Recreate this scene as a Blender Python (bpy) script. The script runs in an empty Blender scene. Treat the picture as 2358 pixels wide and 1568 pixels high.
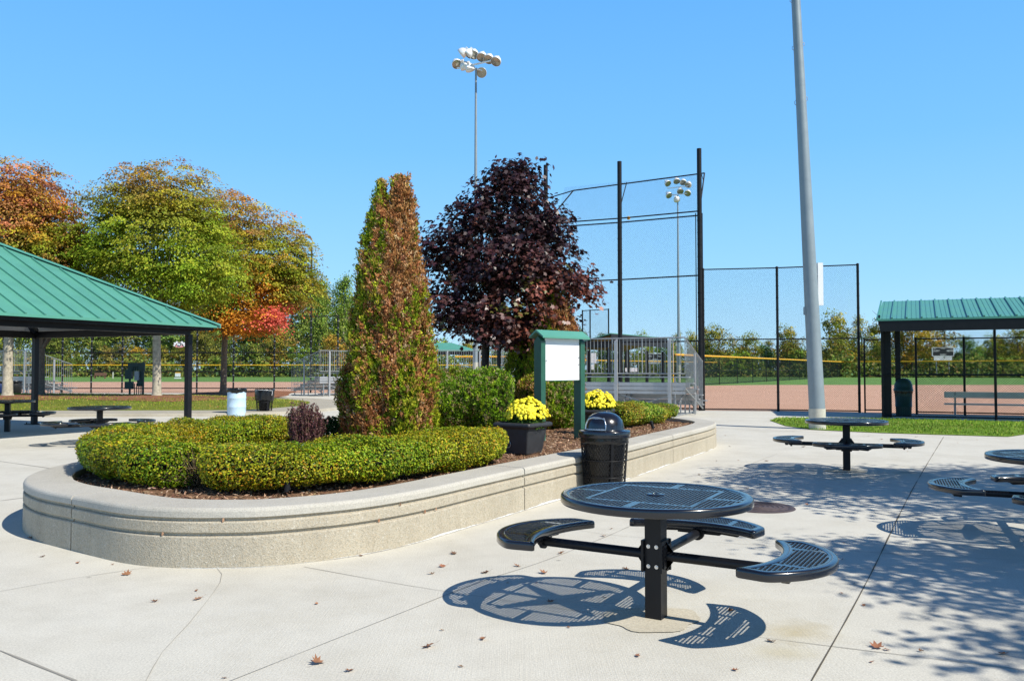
import bpy, math, random
import numpy as np
from mathutils import Vector, Matrix
R = math.radians
rnd = random.Random(7)
rng = np.random.default_rng(11)
scene = bpy.context.scene
COL = scene.collection

# ------------------------------------------------------------------ camera
F, CX, CY, H = 1930.0, 1179.0, 784.0, 1.53
PITCH = math.atan(64.0 / F)
def G(u, v, z=0.0):
    """ground point (at height z) seen at picture position u, v (2358 wide picture)"""
    x = (u - CX) / F; y = (CY - v) / F
    dy = math.cos(PITCH) - y * math.sin(PITCH); dz = math.sin(PITCH) + y * math.cos(PITCH)
    t = (z - H) / dz
    return (x * t, dy * t, z)
def at_d(u, d):
    return (u - CX) / F * d
cam_d = bpy.data.cameras.new("camera"); cam = bpy.data.objects.new("camera", cam_d); COL.objects.link(cam)
cam.location = (0, 0, H); cam.rotation_euler = (R(90) + PITCH, 0, 0)
cam_d.sensor_width = 36; cam_d.lens = 36 * F / 2358.0; cam_d.clip_end = 3000; cam_d.clip_start = 0.05
scene.camera = cam
scene.render.resolution_x = 1024; scene.render.resolution_y = 680

# ------------------------------------------------------------------ light
SUN_AZ = (0.81, -0.58); SUN_EL = R(45)
world = bpy.data.worlds.new("World"); scene.world = world; world.use_nodes = True
wn = world.node_tree; bg = wn.nodes['Background']
sky = wn.nodes.new('ShaderNodeTexSky'); sky.sky_type = 'NISHITA'; sky.sun_disc = False
sky.sun_elevation = SUN_EL; sky.sun_rotation = math.atan2(SUN_AZ[0], SUN_AZ[1])
sky.air_density = 1.0; sky.dust_density = 0.15; sky.ozone_density = 2.2; sky.altitude = 0
tcw = wn.nodes.new('ShaderNodeTexCoord'); spw = wn.nodes.new('ShaderNodeSeparateXYZ'); wn.links.new(tcw.outputs['Generated'], spw.inputs[0])
rw = wn.nodes.new('ShaderNodeValToRGB'); wn.links.new(spw.outputs['Z'], rw.inputs[0]); e_ = rw.color_ramp.elements
for k_, (p_, c_) in enumerate([(0, (.43, .72, .96)), (.10, (.30, .64, .97)), (.25, (.18, .52, .98)), (.41, (.125, .43, 1.0)), (.58, (.03, .095, .30)), (1, (.010, .035, .13))]):
    if k_ >= 2: e_.new(.5)
for k_, (p_, c_) in enumerate([(0, (.43, .72, .96)), (.10, (.30, .64, .97)), (.25, (.18, .52, .98)), (.41, (.125, .43, 1.0)), (.58, (.03, .095, .30)), (1, (.010, .035, .13))]):
    e_[k_].position = p_; e_[k_].color = (*c_, 1)
sc_ = wn.nodes.new('ShaderNodeVectorMath'); sc_.operation = 'SCALE'; sc_.inputs['Scale'].default_value = 1.04 / .11; wn.links.new(rw.outputs[0], sc_.inputs[0])
mxw = wn.nodes.new('ShaderNodeMix'); mxw.data_type = 'RGBA'; mxw.inputs[0].default_value = .86; wn.links.new(sky.outputs[0], mxw.inputs[6]); wn.links.new(sc_.outputs[0], mxw.inputs[7])
wn.links.new(mxw.outputs[2], bg.inputs['Color'])
bg.inputs['Strength'].default_value = 0.11
sl = bpy.data.lights.new("sun", 'SUN'); so = bpy.data.objects.new("sun", sl); COL.objects.link(so)
sl.energy = 5.0; sl.angle = R(0.53); sl.color = (1.0, 0.95, 0.85)
d = Vector((SUN_AZ[0] * math.cos(SUN_EL), SUN_AZ[1] * math.cos(SUN_EL), math.sin(SUN_EL))).normalized()
so.rotation_euler = d.to_track_quat('Z', 'Y').to_euler(); so.location = (20, -20, 30)
scene.view_settings.view_transform = 'Standard'; scene.view_settings.look = 'None'
scene.view_settings.exposure = 0.20; scene.view_settings.gamma = 1.0

# ------------------------------------------------------------------ materials
M = {}
def newmat(name):
    m = bpy.data.materials.new(name); m.use_nodes = True; M[name] = m
    nt = m.node_tree
    return m, nt, nt.nodes['Principled BSDF']
def L(nt, a, b): nt.links.new(a, b)
def coords(nt, scale=(1, 1, 1), kind='Object'):
    tc = nt.nodes.new('ShaderNodeTexCoord'); mp = nt.nodes.new('ShaderNodeMapping')
    mp.inputs['Scale'].default_value = scale; L(nt, tc.outputs[kind], mp.inputs['Vector'])
    return mp.outputs[0]
def noise(nt, vec, scale, detail=4, rough=0.6):
    n = nt.nodes.new('ShaderNodeTexNoise'); n.inputs['Scale'].default_value = scale
    n.inputs['Detail'].default_value = detail; n.inputs['Roughness'].default_value = rough
    L(nt, vec, n.inputs['Vector']); return n
def ramp(nt, fac, stops):
    r = nt.nodes.new('ShaderNodeValToRGB'); e = r.color_ramp.elements
    while len(e) < len(stops): e.new(0.5)
    for k, (p, c) in enumerate(stops):
        e[k].position = p; e[k].color = (c[0], c[1], c[2], 1) if not isinstance(c, (int, float)) else (c, c, c, 1)
    L(nt, fac, r.inputs['Fac']); return r.outputs['Color']
def mixc(nt, fac, a, b, mode='MIX'):
    m = nt.nodes.new('ShaderNodeMix'); m.data_type = 'RGBA'; m.blend_type = mode
    for s, v in ((m.inputs[0], fac), (m.inputs[6], a), (m.inputs[7], b)):
        if hasattr(v, 'links') or hasattr(v, 'node'): L(nt, v, s)
        elif isinstance(v, (int, float)): s.default_value = v
        else: s.default_value = (v[0], v[1], v[2], 1)
    return m.outputs[2]
def bump(nt, bs, height, strength=0.3, dist=0.01):
    b = nt.nodes.new('ShaderNodeBump'); b.inputs['Strength'].default_value = strength; b.inputs['Distance'].default_value = dist
    L(nt, height, b.inputs['Height']); L(nt, b.outputs[0], bs.inputs['Normal'])
def pbr(name, c, rough=0.5, metal=0.0, var=0.12, nscale=6.0, bmp=0.0, bscale=60, coat=0.0, kind='Object'):
    m, nt, bs = newmat(name)
    v = coords(nt, kind=kind); n = noise(nt, v, nscale, 5)
    lo = [x * (1 - var) for x in c]; hi = [min(1, x * (1 + var)) for x in c]
    col = ramp(nt, n.outputs['Fac'], [(0.3, lo), (0.7, hi)])
    L(nt, col, bs.inputs['Base Color'])
    rr = ramp(nt, n.outputs['Fac'], [(0.25, max(0, rough - 0.06)), (0.75, min(1, rough + 0.08))])
    L(nt, rr, bs.inputs['Roughness']); bs.inputs['Metallic'].default_value = metal
    if coat: bs.inputs['Coat Weight'].default_value = coat; bs.inputs['Coat Roughness'].default_value = 0.08
    if bmp:
        n2 = noise(nt, v, bscale, 3); bump(nt, bs, n2.outputs['Fac'], bmp, 0.01)
    return m
def leafmat(name, transl=0.3, rough=0.5, gloss=0.25):
    m, nt, bs = newmat(name)
    a = nt.nodes.new('ShaderNodeAttribute'); a.attribute_name = 'tint'
    oi = nt.nodes.new('ShaderNodeObjectInfo')
    c = mixc(nt, 1.0, a.outputs['Color'], oi.outputs['Color'], 'MULTIPLY')
    L(nt, c, bs.inputs['Base Color']); bs.inputs['Roughness'].default_value = rough
    bs.inputs['Specular IOR Level'].default_value = gloss
    tr = nt.nodes.new('ShaderNodeBsdfTranslucent'); L(nt, c, tr.inputs['Color'])
    mx = nt.nodes.new('ShaderNodeMixShader'); mx.inputs[0].default_value = transl
    L(nt, bs.outputs[0], mx.inputs[1]); L(nt, tr.outputs[0], mx.inputs[2])
    L(nt, mx.outputs[0], nt.nodes['Material Output'].inputs['Surface'])
    return m
leafmat('leaf', 0.22, 0.6, 0.15); leafmat('leaf_glossy', 0.2, 0.45, 0.22); leafmat('leaf_dry', 0.12, 0.7, 0.15); leafmat('leaf_dark', 0.10, 0.42, 0.55)
pbr('black_coated', (0.009, 0.011, 0.017), 0.20, 0, 0.2, 3, 0.02, 220, coat=0.45)
pbr('black_paint', (0.007, 0.0075, 0.010), 0.42, 0, 0.25, 5)
pbr('black_fence', (0.006, 0.0065, 0.008), 0.5, 0, 0.2, 5)
pbr('black_plastic', (0.018, 0.019, 0.021), 0.5, 0, 0.3, 7, 0.1, 90)
pbr('pot_plastic', (0.028, 0.030, 0.034), 0.55, 0, 0.25, 9, 0.15, 120)
pbr('bag', (0.007, 0.007, 0.008), 0.22, 0, 0.3, 9, 0.6, 14)
pbr('green_roof', (0.095, 0.31, 0.23), 0.36, 0.0, 0.08, 1.5)
pbr('green_roof_rib', (0.08, 0.27, 0.20), 0.36, 0.0, 0.08, 1.5)
pbr('green_paint', (0.022, 0.105, 0.068), 0.4, 0, 0.18, 6, 0.05, 60)
pbr('green_plastic', (0.008, 0.055, 0.045), 0.35, 0, 0.15, 6)
pbr('galvanised', (0.33, 0.345, 0.355), 0.45, 0.45, 0.16, 9)
pbr('aluminium', (0.42, 0.425, 0.43), 0.45, 0.5, 0.1, 4)
pbr('bench_metal', (0.62, 0.60, 0.52), 0.5, 0.2, 0.1, 4)
pbr('pole_grey', (0.25, 0.30, 0.325), 0.45, 0.15, 0.07, 3)
pbr('pole_base', (0.52, 0.50, 0.42), 0.85, 0, 0.12, 8, 0.3, 80)
pbr('white_paint', (0.78, 0.79, 0.80), 0.35, 0, 0.04, 3)
pbr('board_white', (0.85, 0.86, 0.87), 0.3, 0, 0.03, 2)
pbr('lamp_white', (0.82, 0.83, 0.83), 0.35, 0.2, 0.06, 3)
pbr('lamp_glass', (0.36, 0.34, 0.28), 0.12, 0.5, 0.3, 2)
pbr('yellow_rail', (0.80, 0.42, 0.01), 0.45, 0, 0.08, 3)
pbr('chrome', (0.7, 0.7, 0.7), 0.25, 0.9, 0.1, 4)
pbr('smoked', (0.34, 0.40, 0.43), 0.35, 0.3, 0.2, 6)
pbr('blue_barrel', (0.50, 0.66, 0.80), 0.45, 0, 0.08, 5)
pbr('dark_blue', (0.01, 0.03, 0.12), 0.45, 0, 0.08, 5)
pbr('box_green', (0.012, 0.045, 0.04), 0.45, 0, 0.2, 5)
pbr('iron', (0.085, 0.062, 0.062), 0.65, 0.2, 0.3, 18, 0.5, 90)
pbr('bark', (0.16, 0.13, 0.10), 0.9, 0, 0.4, 14, 0.9, 22)
pbr('bark_pale', (0.40, 0.36, 0.27), 0.9, 0, 0.35, 9, 0.6, 18)
pbr('bark_dark', (0.045, 0.035, 0.028), 0.9, 0, 0.4, 14, 0.8, 22)
pbr('twig', (0.22, 0.16, 0.09), 0.9, 0, 0.3, 20)
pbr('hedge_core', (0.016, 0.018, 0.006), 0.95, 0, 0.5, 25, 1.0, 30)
pbr('pink_sign', (0.75, 0.32, 0.32), 0.5, 0, 0.1, 4)
pbr('brown_wood', (0.18, 0.09, 0.055), 0.7, 0, 0.3, 6)
pbr('salt', (0.60, 0.60, 0.585), 0.85, 0, 0.35, 25)
pbr('screen_mesh', (0.02, 0.022, 0.022), 0.7, 0, 0.2, 5)
pbr('petal', (0.95, 0.80, 0.03), 0.6, 0, 0.08, 30)
for k_ in ('black_paint', 'black_fence', 'black_plastic'): M[k_].node_tree.nodes['Principled BSDF'].inputs['Specular IOR Level'].default_value = 0.3
pbr('clay_red', (0.42, 0.24, 0.17), 0.95, 0, 0.1, 0.5, 0.2, 5)
pbr('notice_white', (0.6, 0.6, 0.62), 0.5, 0, 0.2, 30)
pbr('grass_far', (0.11, 0.23, 0.03), 0.95, 0, 0.25, 0.35)

# concrete of the plaza
def concrete(name, base, lo, broom=True, stains=()):
    m, nt, bs = newmat(name)
    v = coords(nt)
    big = noise(nt, v, 0.35, 6, 0.65); mid = noise(nt, v, 2.2, 6, 0.7); fine = noise(nt, v, 90, 3, 0.7)
    c1 = ramp(nt, big.outputs['Fac'], [(0.3, lo), (0.65, base)])
    c2 = mixc(nt, 0.5, c1, ramp(nt, mid.outputs['Fac'], [(0.28, [x * 0.72 for x in base]), (0.6, [min(1, x * 1.12) for x in base])]), 'MIX')
    c3 = mixc(nt, 0.6, c2, ramp(nt, fine.outputs['Fac'], [(0.3, [x * 0.62 for x in base]), (0.65, [min(1, x * 1.18) for x in base])]), 'MIX')
    pat = noise(nt, v, 0.8, 8, 0.72); c3 = mixc(nt, .6, c3, ramp(nt, pat.outputs['Fac'], [(.32, (.80, .78, .74)), (.56, (1.0, 1.0, 1.0))]), 'MULTIPLY')
    # small dark specks
    vo = nt.nodes.new('ShaderNodeTexVoronoi'); vo.inputs['Scale'].default_value = 2.3; L(nt, v, vo.inputs['Vector'])
    sp = ramp(nt, vo.outputs['Distance'], [(0.018, 0.55), (0.06, 0.0)])
    sw = nt.nodes.new('ShaderNodeSeparateColor'); L(nt, vo.outputs['Color'], sw.inputs[0])
    msk = nt.nodes.new('ShaderNodeMath'); msk.operation = 'GREATER_THAN'; msk.inputs[1].default_value = 0.72; L(nt, sw.outputs[0], msk.inputs[0])
    mm = nt.nodes.new('ShaderNodeMath'); mm.operation = 'MULTIPLY'; L(nt, sp, mm.inputs[0]); L(nt, msk.outputs[0], mm.inputs[1])
    c3 = mixc(nt, mm.outputs[0], c3, (0.10, 0.09, 0.08))
    geo = nt.nodes.new('ShaderNodeNewGeometry')
    for (sx, sy, ax, ay, rr, col, amt) in stains:
        mp = nt.nodes.new('ShaderNodeMapping'); mp.vector_type = 'POINT'
        mp.inputs['Location'].default_value = (-sx / ax, -sy / ay, 0); mp.inputs['Scale'].default_value = (1 / ax, 1 / ay, 1)
        L(nt, geo.outputs['Position'], mp.inputs['Vector'])
        ln = nt.nodes.new('ShaderNodeVectorMath'); ln.operation = 'LENGTH'; L(nt, mp.outputs[0], ln.inputs[0])
        ad = nt.nodes.new('ShaderNodeMath'); ad.operation = 'MULTIPLY_ADD'; ad.inputs[1].default_value = 1.0; L(nt, mid.outputs['Fac'], ad.inputs[0]); L(nt, ln.outputs['Value'], ad.inputs[2])
        st = ramp(nt, ad.outputs[0], [(0.55, amt * .8), (1.45, 0.0)])
        gg = nt.nodes.new('ShaderNodeMath'); gg.operation = 'MULTIPLY'; L(nt, st, gg.inputs[0]); L(nt, ramp(nt, fine.outputs['Fac'], [(0.3, 0.5), (0.6, 1.0)]), gg.inputs[1])
        c3 = mixc(nt, gg.outputs[0], c3, col, 'MULTIPLY')
    L(nt, c3, bs.inputs['Base Color']); bs.inputs['Roughness'].default_value = 0.88; bs.inputs['Specular IOR Level'].default_value = 0.25
    if broom:
        mp = nt.nodes.new('ShaderNodeMapping'); mp.inputs['Rotation'].default_value = (0, 0, R(-27)); mp.inputs['Scale'].default_value = (150, 1.6, 1)
        tc = nt.nodes.new('ShaderNodeTexCoord'); L(nt, tc.outputs['Object'], mp.inputs['Vector'])
        bn = noise(nt, mp.outputs[0], 1.0, 2, 0.5)
        ad = nt.nodes.new('ShaderNodeMath'); ad.operation = 'ADD'; L(nt, bn.outputs['Fac'], ad.inputs[0]); L(nt, fine.outputs['Fac'], ad.inputs[1])
        bump(nt, bs, ad.outputs[0], 0.34, 0.005)
    else:
        bump(nt, bs, fine.outputs['Fac'], 0.4, 0.006)
    return m
t1 = G(1511, 1422); t2 = G(1950, 1083)
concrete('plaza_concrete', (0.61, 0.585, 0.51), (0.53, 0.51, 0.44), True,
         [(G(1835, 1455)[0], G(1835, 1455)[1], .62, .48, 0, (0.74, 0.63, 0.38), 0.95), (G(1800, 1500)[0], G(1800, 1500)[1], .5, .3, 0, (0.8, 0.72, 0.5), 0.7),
          (t1[0], t1[1], .75, .7, 0, (0.86, 0.80, 0.66), 0.7),
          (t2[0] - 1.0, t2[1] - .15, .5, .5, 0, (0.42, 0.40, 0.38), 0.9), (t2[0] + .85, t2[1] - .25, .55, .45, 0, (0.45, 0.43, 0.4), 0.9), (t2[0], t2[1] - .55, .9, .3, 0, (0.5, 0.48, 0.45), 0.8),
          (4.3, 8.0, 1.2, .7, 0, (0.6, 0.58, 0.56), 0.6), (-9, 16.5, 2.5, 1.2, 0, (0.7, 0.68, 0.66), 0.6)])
def aggregate(name, base):
    m, nt, bs = newmat(name)
    v = coords(nt); big = noise(nt, v, 1.6, 6, 0.65)
    vo = nt.nodes.new('ShaderNodeTexVoronoi'); vo.inputs['Scale'].default_value = 95; L(nt, v, vo.inputs['Vector'])
    sc = nt.nodes.new('ShaderNodeSeparateColor'); L(nt, vo.outputs['Color'], sc.inputs[0])
    peb = ramp(nt, sc.outputs[0], [(0.0, (0.20, 0.175, 0.14)), (0.25, (0.42, 0.37, 0.29)), (0.6, (0.55, 0.51, 0.42)), (0.93, (0.52, 0.40, 0.26)), (1.0, (0.8, 0.78, 0.72))])
    c = mixc(nt, 0.34, ramp(nt, big.outputs['Fac'], [(0.3, [x * 0.82 for x in base]), (0.66, base)]), peb)
    vs = coords(nt, (5, 5, .5)); st_ = noise(nt, vs, 1.0, 4, .6); c = mixc(nt, .28, c, ramp(nt, st_.outputs['Fac'], [(.3, (.62, .58, .52)), (.6, (1.0, 1.0, 1.0))]), 'MULTIPLY')
    fn = noise(nt, v, 130, 3, 0.7); c = mixc(nt, 0.3, c, ramp(nt, fn.outputs['Fac'], [(0.3, 0.2), (0.7, 0.75)]), 'SOFT_LIGHT')
    L(nt, c, bs.inputs['Base Color']); bs.inputs['Roughness'].default_value = 0.9; bs.inputs['Specular IOR Level'].default_value = 0.2
    b2 = nt.nodes.new('ShaderNodeMath'); b2.operation = 'ADD'; L(nt, vo.outputs['Distance'], b2.inputs[0]); L(nt, fn.outputs['Fac'], b2.inputs[1])
    bump(nt, bs, b2.outputs[0], 0.45, 0.006)
aggregate('wall_aggregate', (0.47, 0.425, 0.33))
pass
concrete('cap_concrete', (0.50, 0.475, 0.415), (0.43, 0.41, 0.355), False)
concrete('kerb_concrete', (0.42, 0.385, 0.31), (0.36, 0.33, 0.26), False)
concrete('patch_concrete', (0.56, 0.51, 0.40), (0.46, 0.41, 0.31), False)
def ground_mix(name, stops, scale, bscale=60, b=0.5, scale2=30, amt=0.5):
    m, nt, bs = newmat(name); v = coords(nt)
    n1 = noise(nt, v, scale, 6, 0.65); n2 = noise(nt, v, scale2, 4, 0.7)
    c = mixc(nt, amt, ramp(nt, n1.outputs['Fac'], stops), ramp(nt, n2.outputs['Fac'], stops))
    L(nt, c, bs.inputs['Base Color']); bs.inputs['Roughness'].default_value = 0.95; bs.inputs['Specular IOR Level'].default_value = 0.1
    n3 = noise(nt, v, bscale, 3, 0.6); bump(nt, bs, n3.outputs['Fac'], b, 0.03)
ground_mix('clay', [(0.3, (0.50, 0.295, 0.20)), (0.7, (0.60, 0.375, 0.265))], 0.25, 8, 0.2, 3)
ground_mix('grass_ground', [(0.3, (0.09, 0.18, 0.015)), (0.5, (0.15, 0.26, 0.03)), (0.72, (0.28, 0.31, 0.07))], 0.9, 40, 0.8, 14)
ground_mix('lawn_ground', [(0.3, (0.09, 0.13, 0.015)), (0.5, (0.15, 0.18, 0.025)), (0.72, (0.28, 0.24, 0.06))], 1.1, 40, 0.8, 16)
ground_mix('mulch', [(0.3, (0.10, 0.055, 0.032)), (0.5, (0.22, 0.125, 0.075)), (0.7, (0.38, 0.24, 0.15))], 6, 60, 0.9, 45)
ground_mix('red_mulch', [(0.3, (0.16, 0.065, 0.035)), (0.5, (0.27, 0.12, 0.065)), (0.7, (0.38, 0.20, 0.12))], 4, 60, 0.9, 30)
m, nt, bs = newmat('joint_strong'); bs.inputs['Base Color'].default_value = (.10, .085, .06, 1); bs.inputs['Roughness'].default_value = .95
m, nt, bs = newmat('joint_dark'); bs.inputs['Base Color'].default_value = (0.30, 0.28, 0.24, 1); bs.inputs['Roughness'].default_value = 0.95

# ------------------------------------------------------------------ mesh helpers
def raw_mesh(name, V, flat, tot, smooth=False, tint=None):
    me = bpy.data.meshes.new(name)
    V = np.asarray(V, dtype=np.float32); flat = np.asarray(flat, dtype=np.int32); tot = np.asarray(tot, dtype=np.int32)
    me.vertices.add(len(V)); me.vertices.foreach_set('co', V.ravel())
    me.loops.add(len(flat)); me.loops.foreach_set('vertex_index', flat)
    me.polygons.add(len(tot)); st = np.zeros(len(tot), np.int32); st[1:] = np.cumsum(tot)[:-1]
    me.polygons.foreach_set('loop_start', st)
    if smooth: me.polygons.foreach_set('use_smooth', np.ones(len(tot), dtype=bool))
    if tint is not None:
        a = me.color_attributes.new('tint', 'FLOAT_COLOR', 'POINT')
        c = np.ones((len(V), 4), np.float32); c[:, :3] = tint; a.data.foreach_set('color', c.ravel())
    me.update(calc_edges=True); me.validate()
    return me
def to_local(V, parent):
    if parent is None: return V
    V = np.asarray(V, float)
    if parent.parent is not None: V = to_local(V, parent.parent)
    a = -parent.rotation_euler[2]; V = V - np.array(parent.location)
    c, s = math.cos(a), math.sin(a)
    return np.stack([V[:, 0] * c - V[:, 1] * s, V[:, 0] * s + V[:, 1] * c, V[:, 2]], 1)
def tag(o, label=None, cat=None, group=None, kind=None):
    if label: o['label'] = label
    if cat: o['category'] = cat
    if group: o['group'] = group
    if kind: o['kind'] = kind
    return o
def thing(name, label, cat, loc=(0, 0, 0), rz=0.0, group=None):
    o = bpy.data.objects.new(name, None); COL.objects.link(o); o.empty_display_size = 0.2
    o.location = loc; o.rotation_euler = (0, 0, rz)
    return tag(o, label, cat, group)
def link_mesh(name, me, mat, parent=None):
    o = bpy.data.objects.new(name, me); COL.objects.link(o)
    for mm in (mat if isinstance(mat, (list, tuple)) else [mat]): me.materials.append(M[mm] if isinstance(mm, str) else mm)
    if parent is not None: o.parent = parent
    return o
def copy_tree(o, parent=None):
    c = o.copy(); COL.objects.link(c); c.parent = parent
    for ch in list(o.children): copy_tree(ch, c)
    return c
class MB:
    def __init__(s): s.v = []; s.f = []; s.sm = []
    def add(s, verts, faces, smooth=False):
        b = len(s.v); s.v += [tuple(p) for p in verts]; s.f += [[i + b for i in f] for f in faces]; s.sm += [smooth] * len(faces)
    def box(s, c, size, rz=0.0, M4=None):
        x, y, z = [q / 2 for q in size]
        P = [Vector((a, b, e)) for e in (-z, z) for a, b in ((-x, -y), (x, -y), (x, y), (-x, y))]
        m = M4 if M4 is not None else Matrix.Rotation(rz, 4, 'Z')
        P = [m @ p + Vector(c) for p in P]
        s.add(P, [(0, 3, 2, 1), (4, 5, 6, 7), (0, 1, 5, 4), (1, 2, 6, 5), (2, 3, 7, 6), (3, 0, 4, 7)])
    def bar(s, a, b, w, h, up=(0, 0, 1)):
        a, b = Vector(a), Vector(b); d = (b - a); ln = d.length; d.normalize()
        u = Vector(up); x = d.cross(u)
        if x.length < 1e-4: x = d.cross(Vector((1, 0, 0)))
        x.normalize(); z = x.cross(d)
        P = [a + x * i * w / 2 + z * j * h / 2 for i, j in ((-1, -1), (1, -1), (1, 1), (-1, 1))]
        P += [p + d * ln for p in P]
        s.add(P, [(0, 1, 2, 3), (7, 6, 5, 4), (0, 4, 5, 1), (1, 5, 6, 2), (2, 6, 7, 3), (3, 7, 4, 0)])
    def tube(s, pts, r, n=10, caps=True, smooth=True):
        pts = [Vector(p) for p in pts]; rr = r if isinstance(r, (list, tuple)) else [r] * len(pts)
        ref = Vector((0, 0, 1)); d0 = (pts[1] - pts[0]).normalized()
        if abs(d0.dot(ref)) > 0.95: ref = Vector((1, 0, 0))
        V = []
        x = d0.cross(ref).normalized()
        for i, p in enumerate(pts):
            d = (pts[min(i + 1, len(pts) - 1)] - pts[max(i - 1, 0)]).normalized()
            x = (x - d * x.dot(d)).normalized(); y = d.cross(x)
            for k in range(n):
                a = 2 * math.pi * k / n; V.append(p + (x * math.cos(a) + y * math.sin(a)) * rr[i])
        Fc = [(i * n + k, i * n + (k + 1) % n, (i + 1) * n + (k + 1) % n, (i + 1) * n + k) for i in range(len(pts) - 1) for k in range(n)]
        s.add(V, Fc, smooth)
        if caps: s.add(V[:n], [tuple(range(n))[::-1]]); s.add(V[-n:], [tuple(range(n))])
    def lathe(s, prof, c=(0, 0, 0), n=32, smooth=True, a0=0.0, a1=2 * math.pi):
        V = []; full = abs(a1 - a0 - 2 * math.pi) < 1e-6; m = n if full else n + 1
        for (r, z) in prof:
            for k in range(m):
                a = a0 + (a1 - a0) * k / n; V.append((c[0] + r * math.cos(a), c[1] + r * math.sin(a), c[2] + z))
        Fc = []
        for i in range(len(prof) - 1):
            for k in range(n):
                k2 = (k + 1) % m if full else k + 1
                Fc.append((i * m + k, i * m + k2, (i + 1) * m + k2, (i + 1) * m + k))
        s.add(V, Fc, smooth)
    def prism(s, outline, z0, z1):
        n = len(outline)
        V = [(x, y, z0) for x, y in outline] + [(x, y, z1) for x, y in outline]
        s.add(V, [tuple(range(n))[::-1], tuple(range(n, 2 * n))] + [(i, (i + 1) % n, n + (i + 1) % n, n + i) for i in range(n)])
    def sweep(s, pts, prof, closed=True, capends=False, smooth=False, inward=None):
        """pts 2d polyline; prof (inset, z)"""
        P = np.array(pts, float); n = len(P)
        nr = np.array(inward, float) if inward is not None else normals2(P, closed)
        V = []
        for (i, z) in prof:
            Q = P + nr * i
            V += [(q[0], q[1], z) for q in Q]
        Fc = []; m = n if closed else n - 1
        for a in range(len(prof) - 1):
            for k in range(m):
                k2 = (k + 1) % n; Fc.append((a * n + k, a * n + k2, (a + 1) * n + k2, (a + 1) * n + k))
        s.add(V, Fc, smooth)
        if capends and not closed:
            for k in (0, n - 1):
                s.add([V[a * n + k] for a in range(len(prof))], [tuple(range(len(prof)))])
    def build(s, name, mat, parent=None, world=False, recalc=True, smooth_all=None):
        V = np.array(s.v, float)
        if world and parent is not None: V = to_local(V, parent)
        flat = [i for f in s.f for i in f]; tot = [len(f) for f in s.f]
        me = raw_mesh(name, V, flat, tot)
        sm = s.sm if smooth_all is None else [smooth_all] * len(s.f)
        if len(me.polygons) == len(sm): me.polygons.foreach_set('use_smooth', sm)
        if recalc:
            import bmesh
            bm = bmesh.new(); bm.from_mesh(me); bmesh.ops.recalc_face_normals(bm, faces=bm.faces); bm.to_mesh(me); bm.free()
        return link_mesh(name, me, mat, parent)
def normals2(P, closed=True):
    n = len(P)
    if closed:
        d = np.roll(P, -1, 0) - np.roll(P, 1, 0)
    else:
        d = np.gradient(P, axis=0)
    d /= np.linalg.norm(d, axis=1)[:, None]
    return np.stack([-d[:, 1], d[:, 0]], 1)      # left side of travel
def catmull(P, per=8, closed=True):
    P = [np.array(p, float) for p in P]; n = len(P); out = []
    m = n if closed else n - 1
    for i in range(m):
        g = (lambda k: P[k % n]) if closed else (lambda k: P[min(max(k, 0), n - 1)])
        p0, p1, p2, p3 = g(i - 1), g(i), g(i + 1), g(i + 2)
        for k in range(per):
            t = k / per
            out.append(0.5 * ((2 * p1) + (-p0 + p2) * t + (2 * p0 - 5 * p1 + 4 * p2 - p3) * t * t + (-p0 + 3 * p1 - 3 * p2 + p3) * t ** 3))
    if not closed: out.append(P[-1])
    return np.array(out)
def resample(P, step, closed=True):
    Q = np.vstack([P, P[:1]]) if closed else P
    s = np.concatenate([[0], np.cumsum(np.linalg.norm(np.diff(Q, axis=0), axis=1))])
    n = max(4, int(round(s[-1] / step))); t = np.linspace(0, s[-1], n + 1)
    out = np.stack([np.interp(t, s, Q[:, k]) for k in range(Q.shape[1])], 1)
    return out[:-1] if closed else out
def area2(P):
    x, y = P[:, 0], P[:, 1]; return 0.5 * np.sum(x * np.roll(y, -1) - np.roll(x, -1) * y)
def inside(P, X, Y):
    r = np.zeros(X.shape, bool); n = len(P); j = n - 1
    for i in range(n):
        xi, yi, xj, yj = P[i][0], P[i][1], P[j][0], P[j][1]
        c = ((yi > Y) != (yj > Y)) & (X < (xj - xi) * (Y - yi) / ((yj - yi) if yj != yi else 1e-9) + xi)
        r ^= c; j = i
    return r
_K = rng.normal(size=(24, 3)); _P = rng.uniform(0, 6.28, 24)
def wob(p, scale, seed=0):
    """smooth pseudo noise -1..1"""
    q = np.asarray(p) * scale; s = 0
    for k in range(6):
        j = (k + seed * 5) % 24; s = s + np.sin(q @ _K[j] * 1.7 + _P[j] + seed)
    return s / 3.2
def unit(a): return a / (np.linalg.norm(a, axis=-1, keepdims=True) + 1e-9)
QUAD = np.array([(0, 0, 0), (.5, .5, .0), (1, 0, 0), (.5, -.5, 0)], float)
MAPLE = np.array([(0, 0, 0), (.18, .42, 0), (.40, .30, .04), (.55, .62, -.06), (.66, .24, .05), (1.0, 0, -.10), (.66, -.24, .05), (.55, -.62, -.06), (.40, -.30, .04), (.18, -.42, 0)], float)
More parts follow.
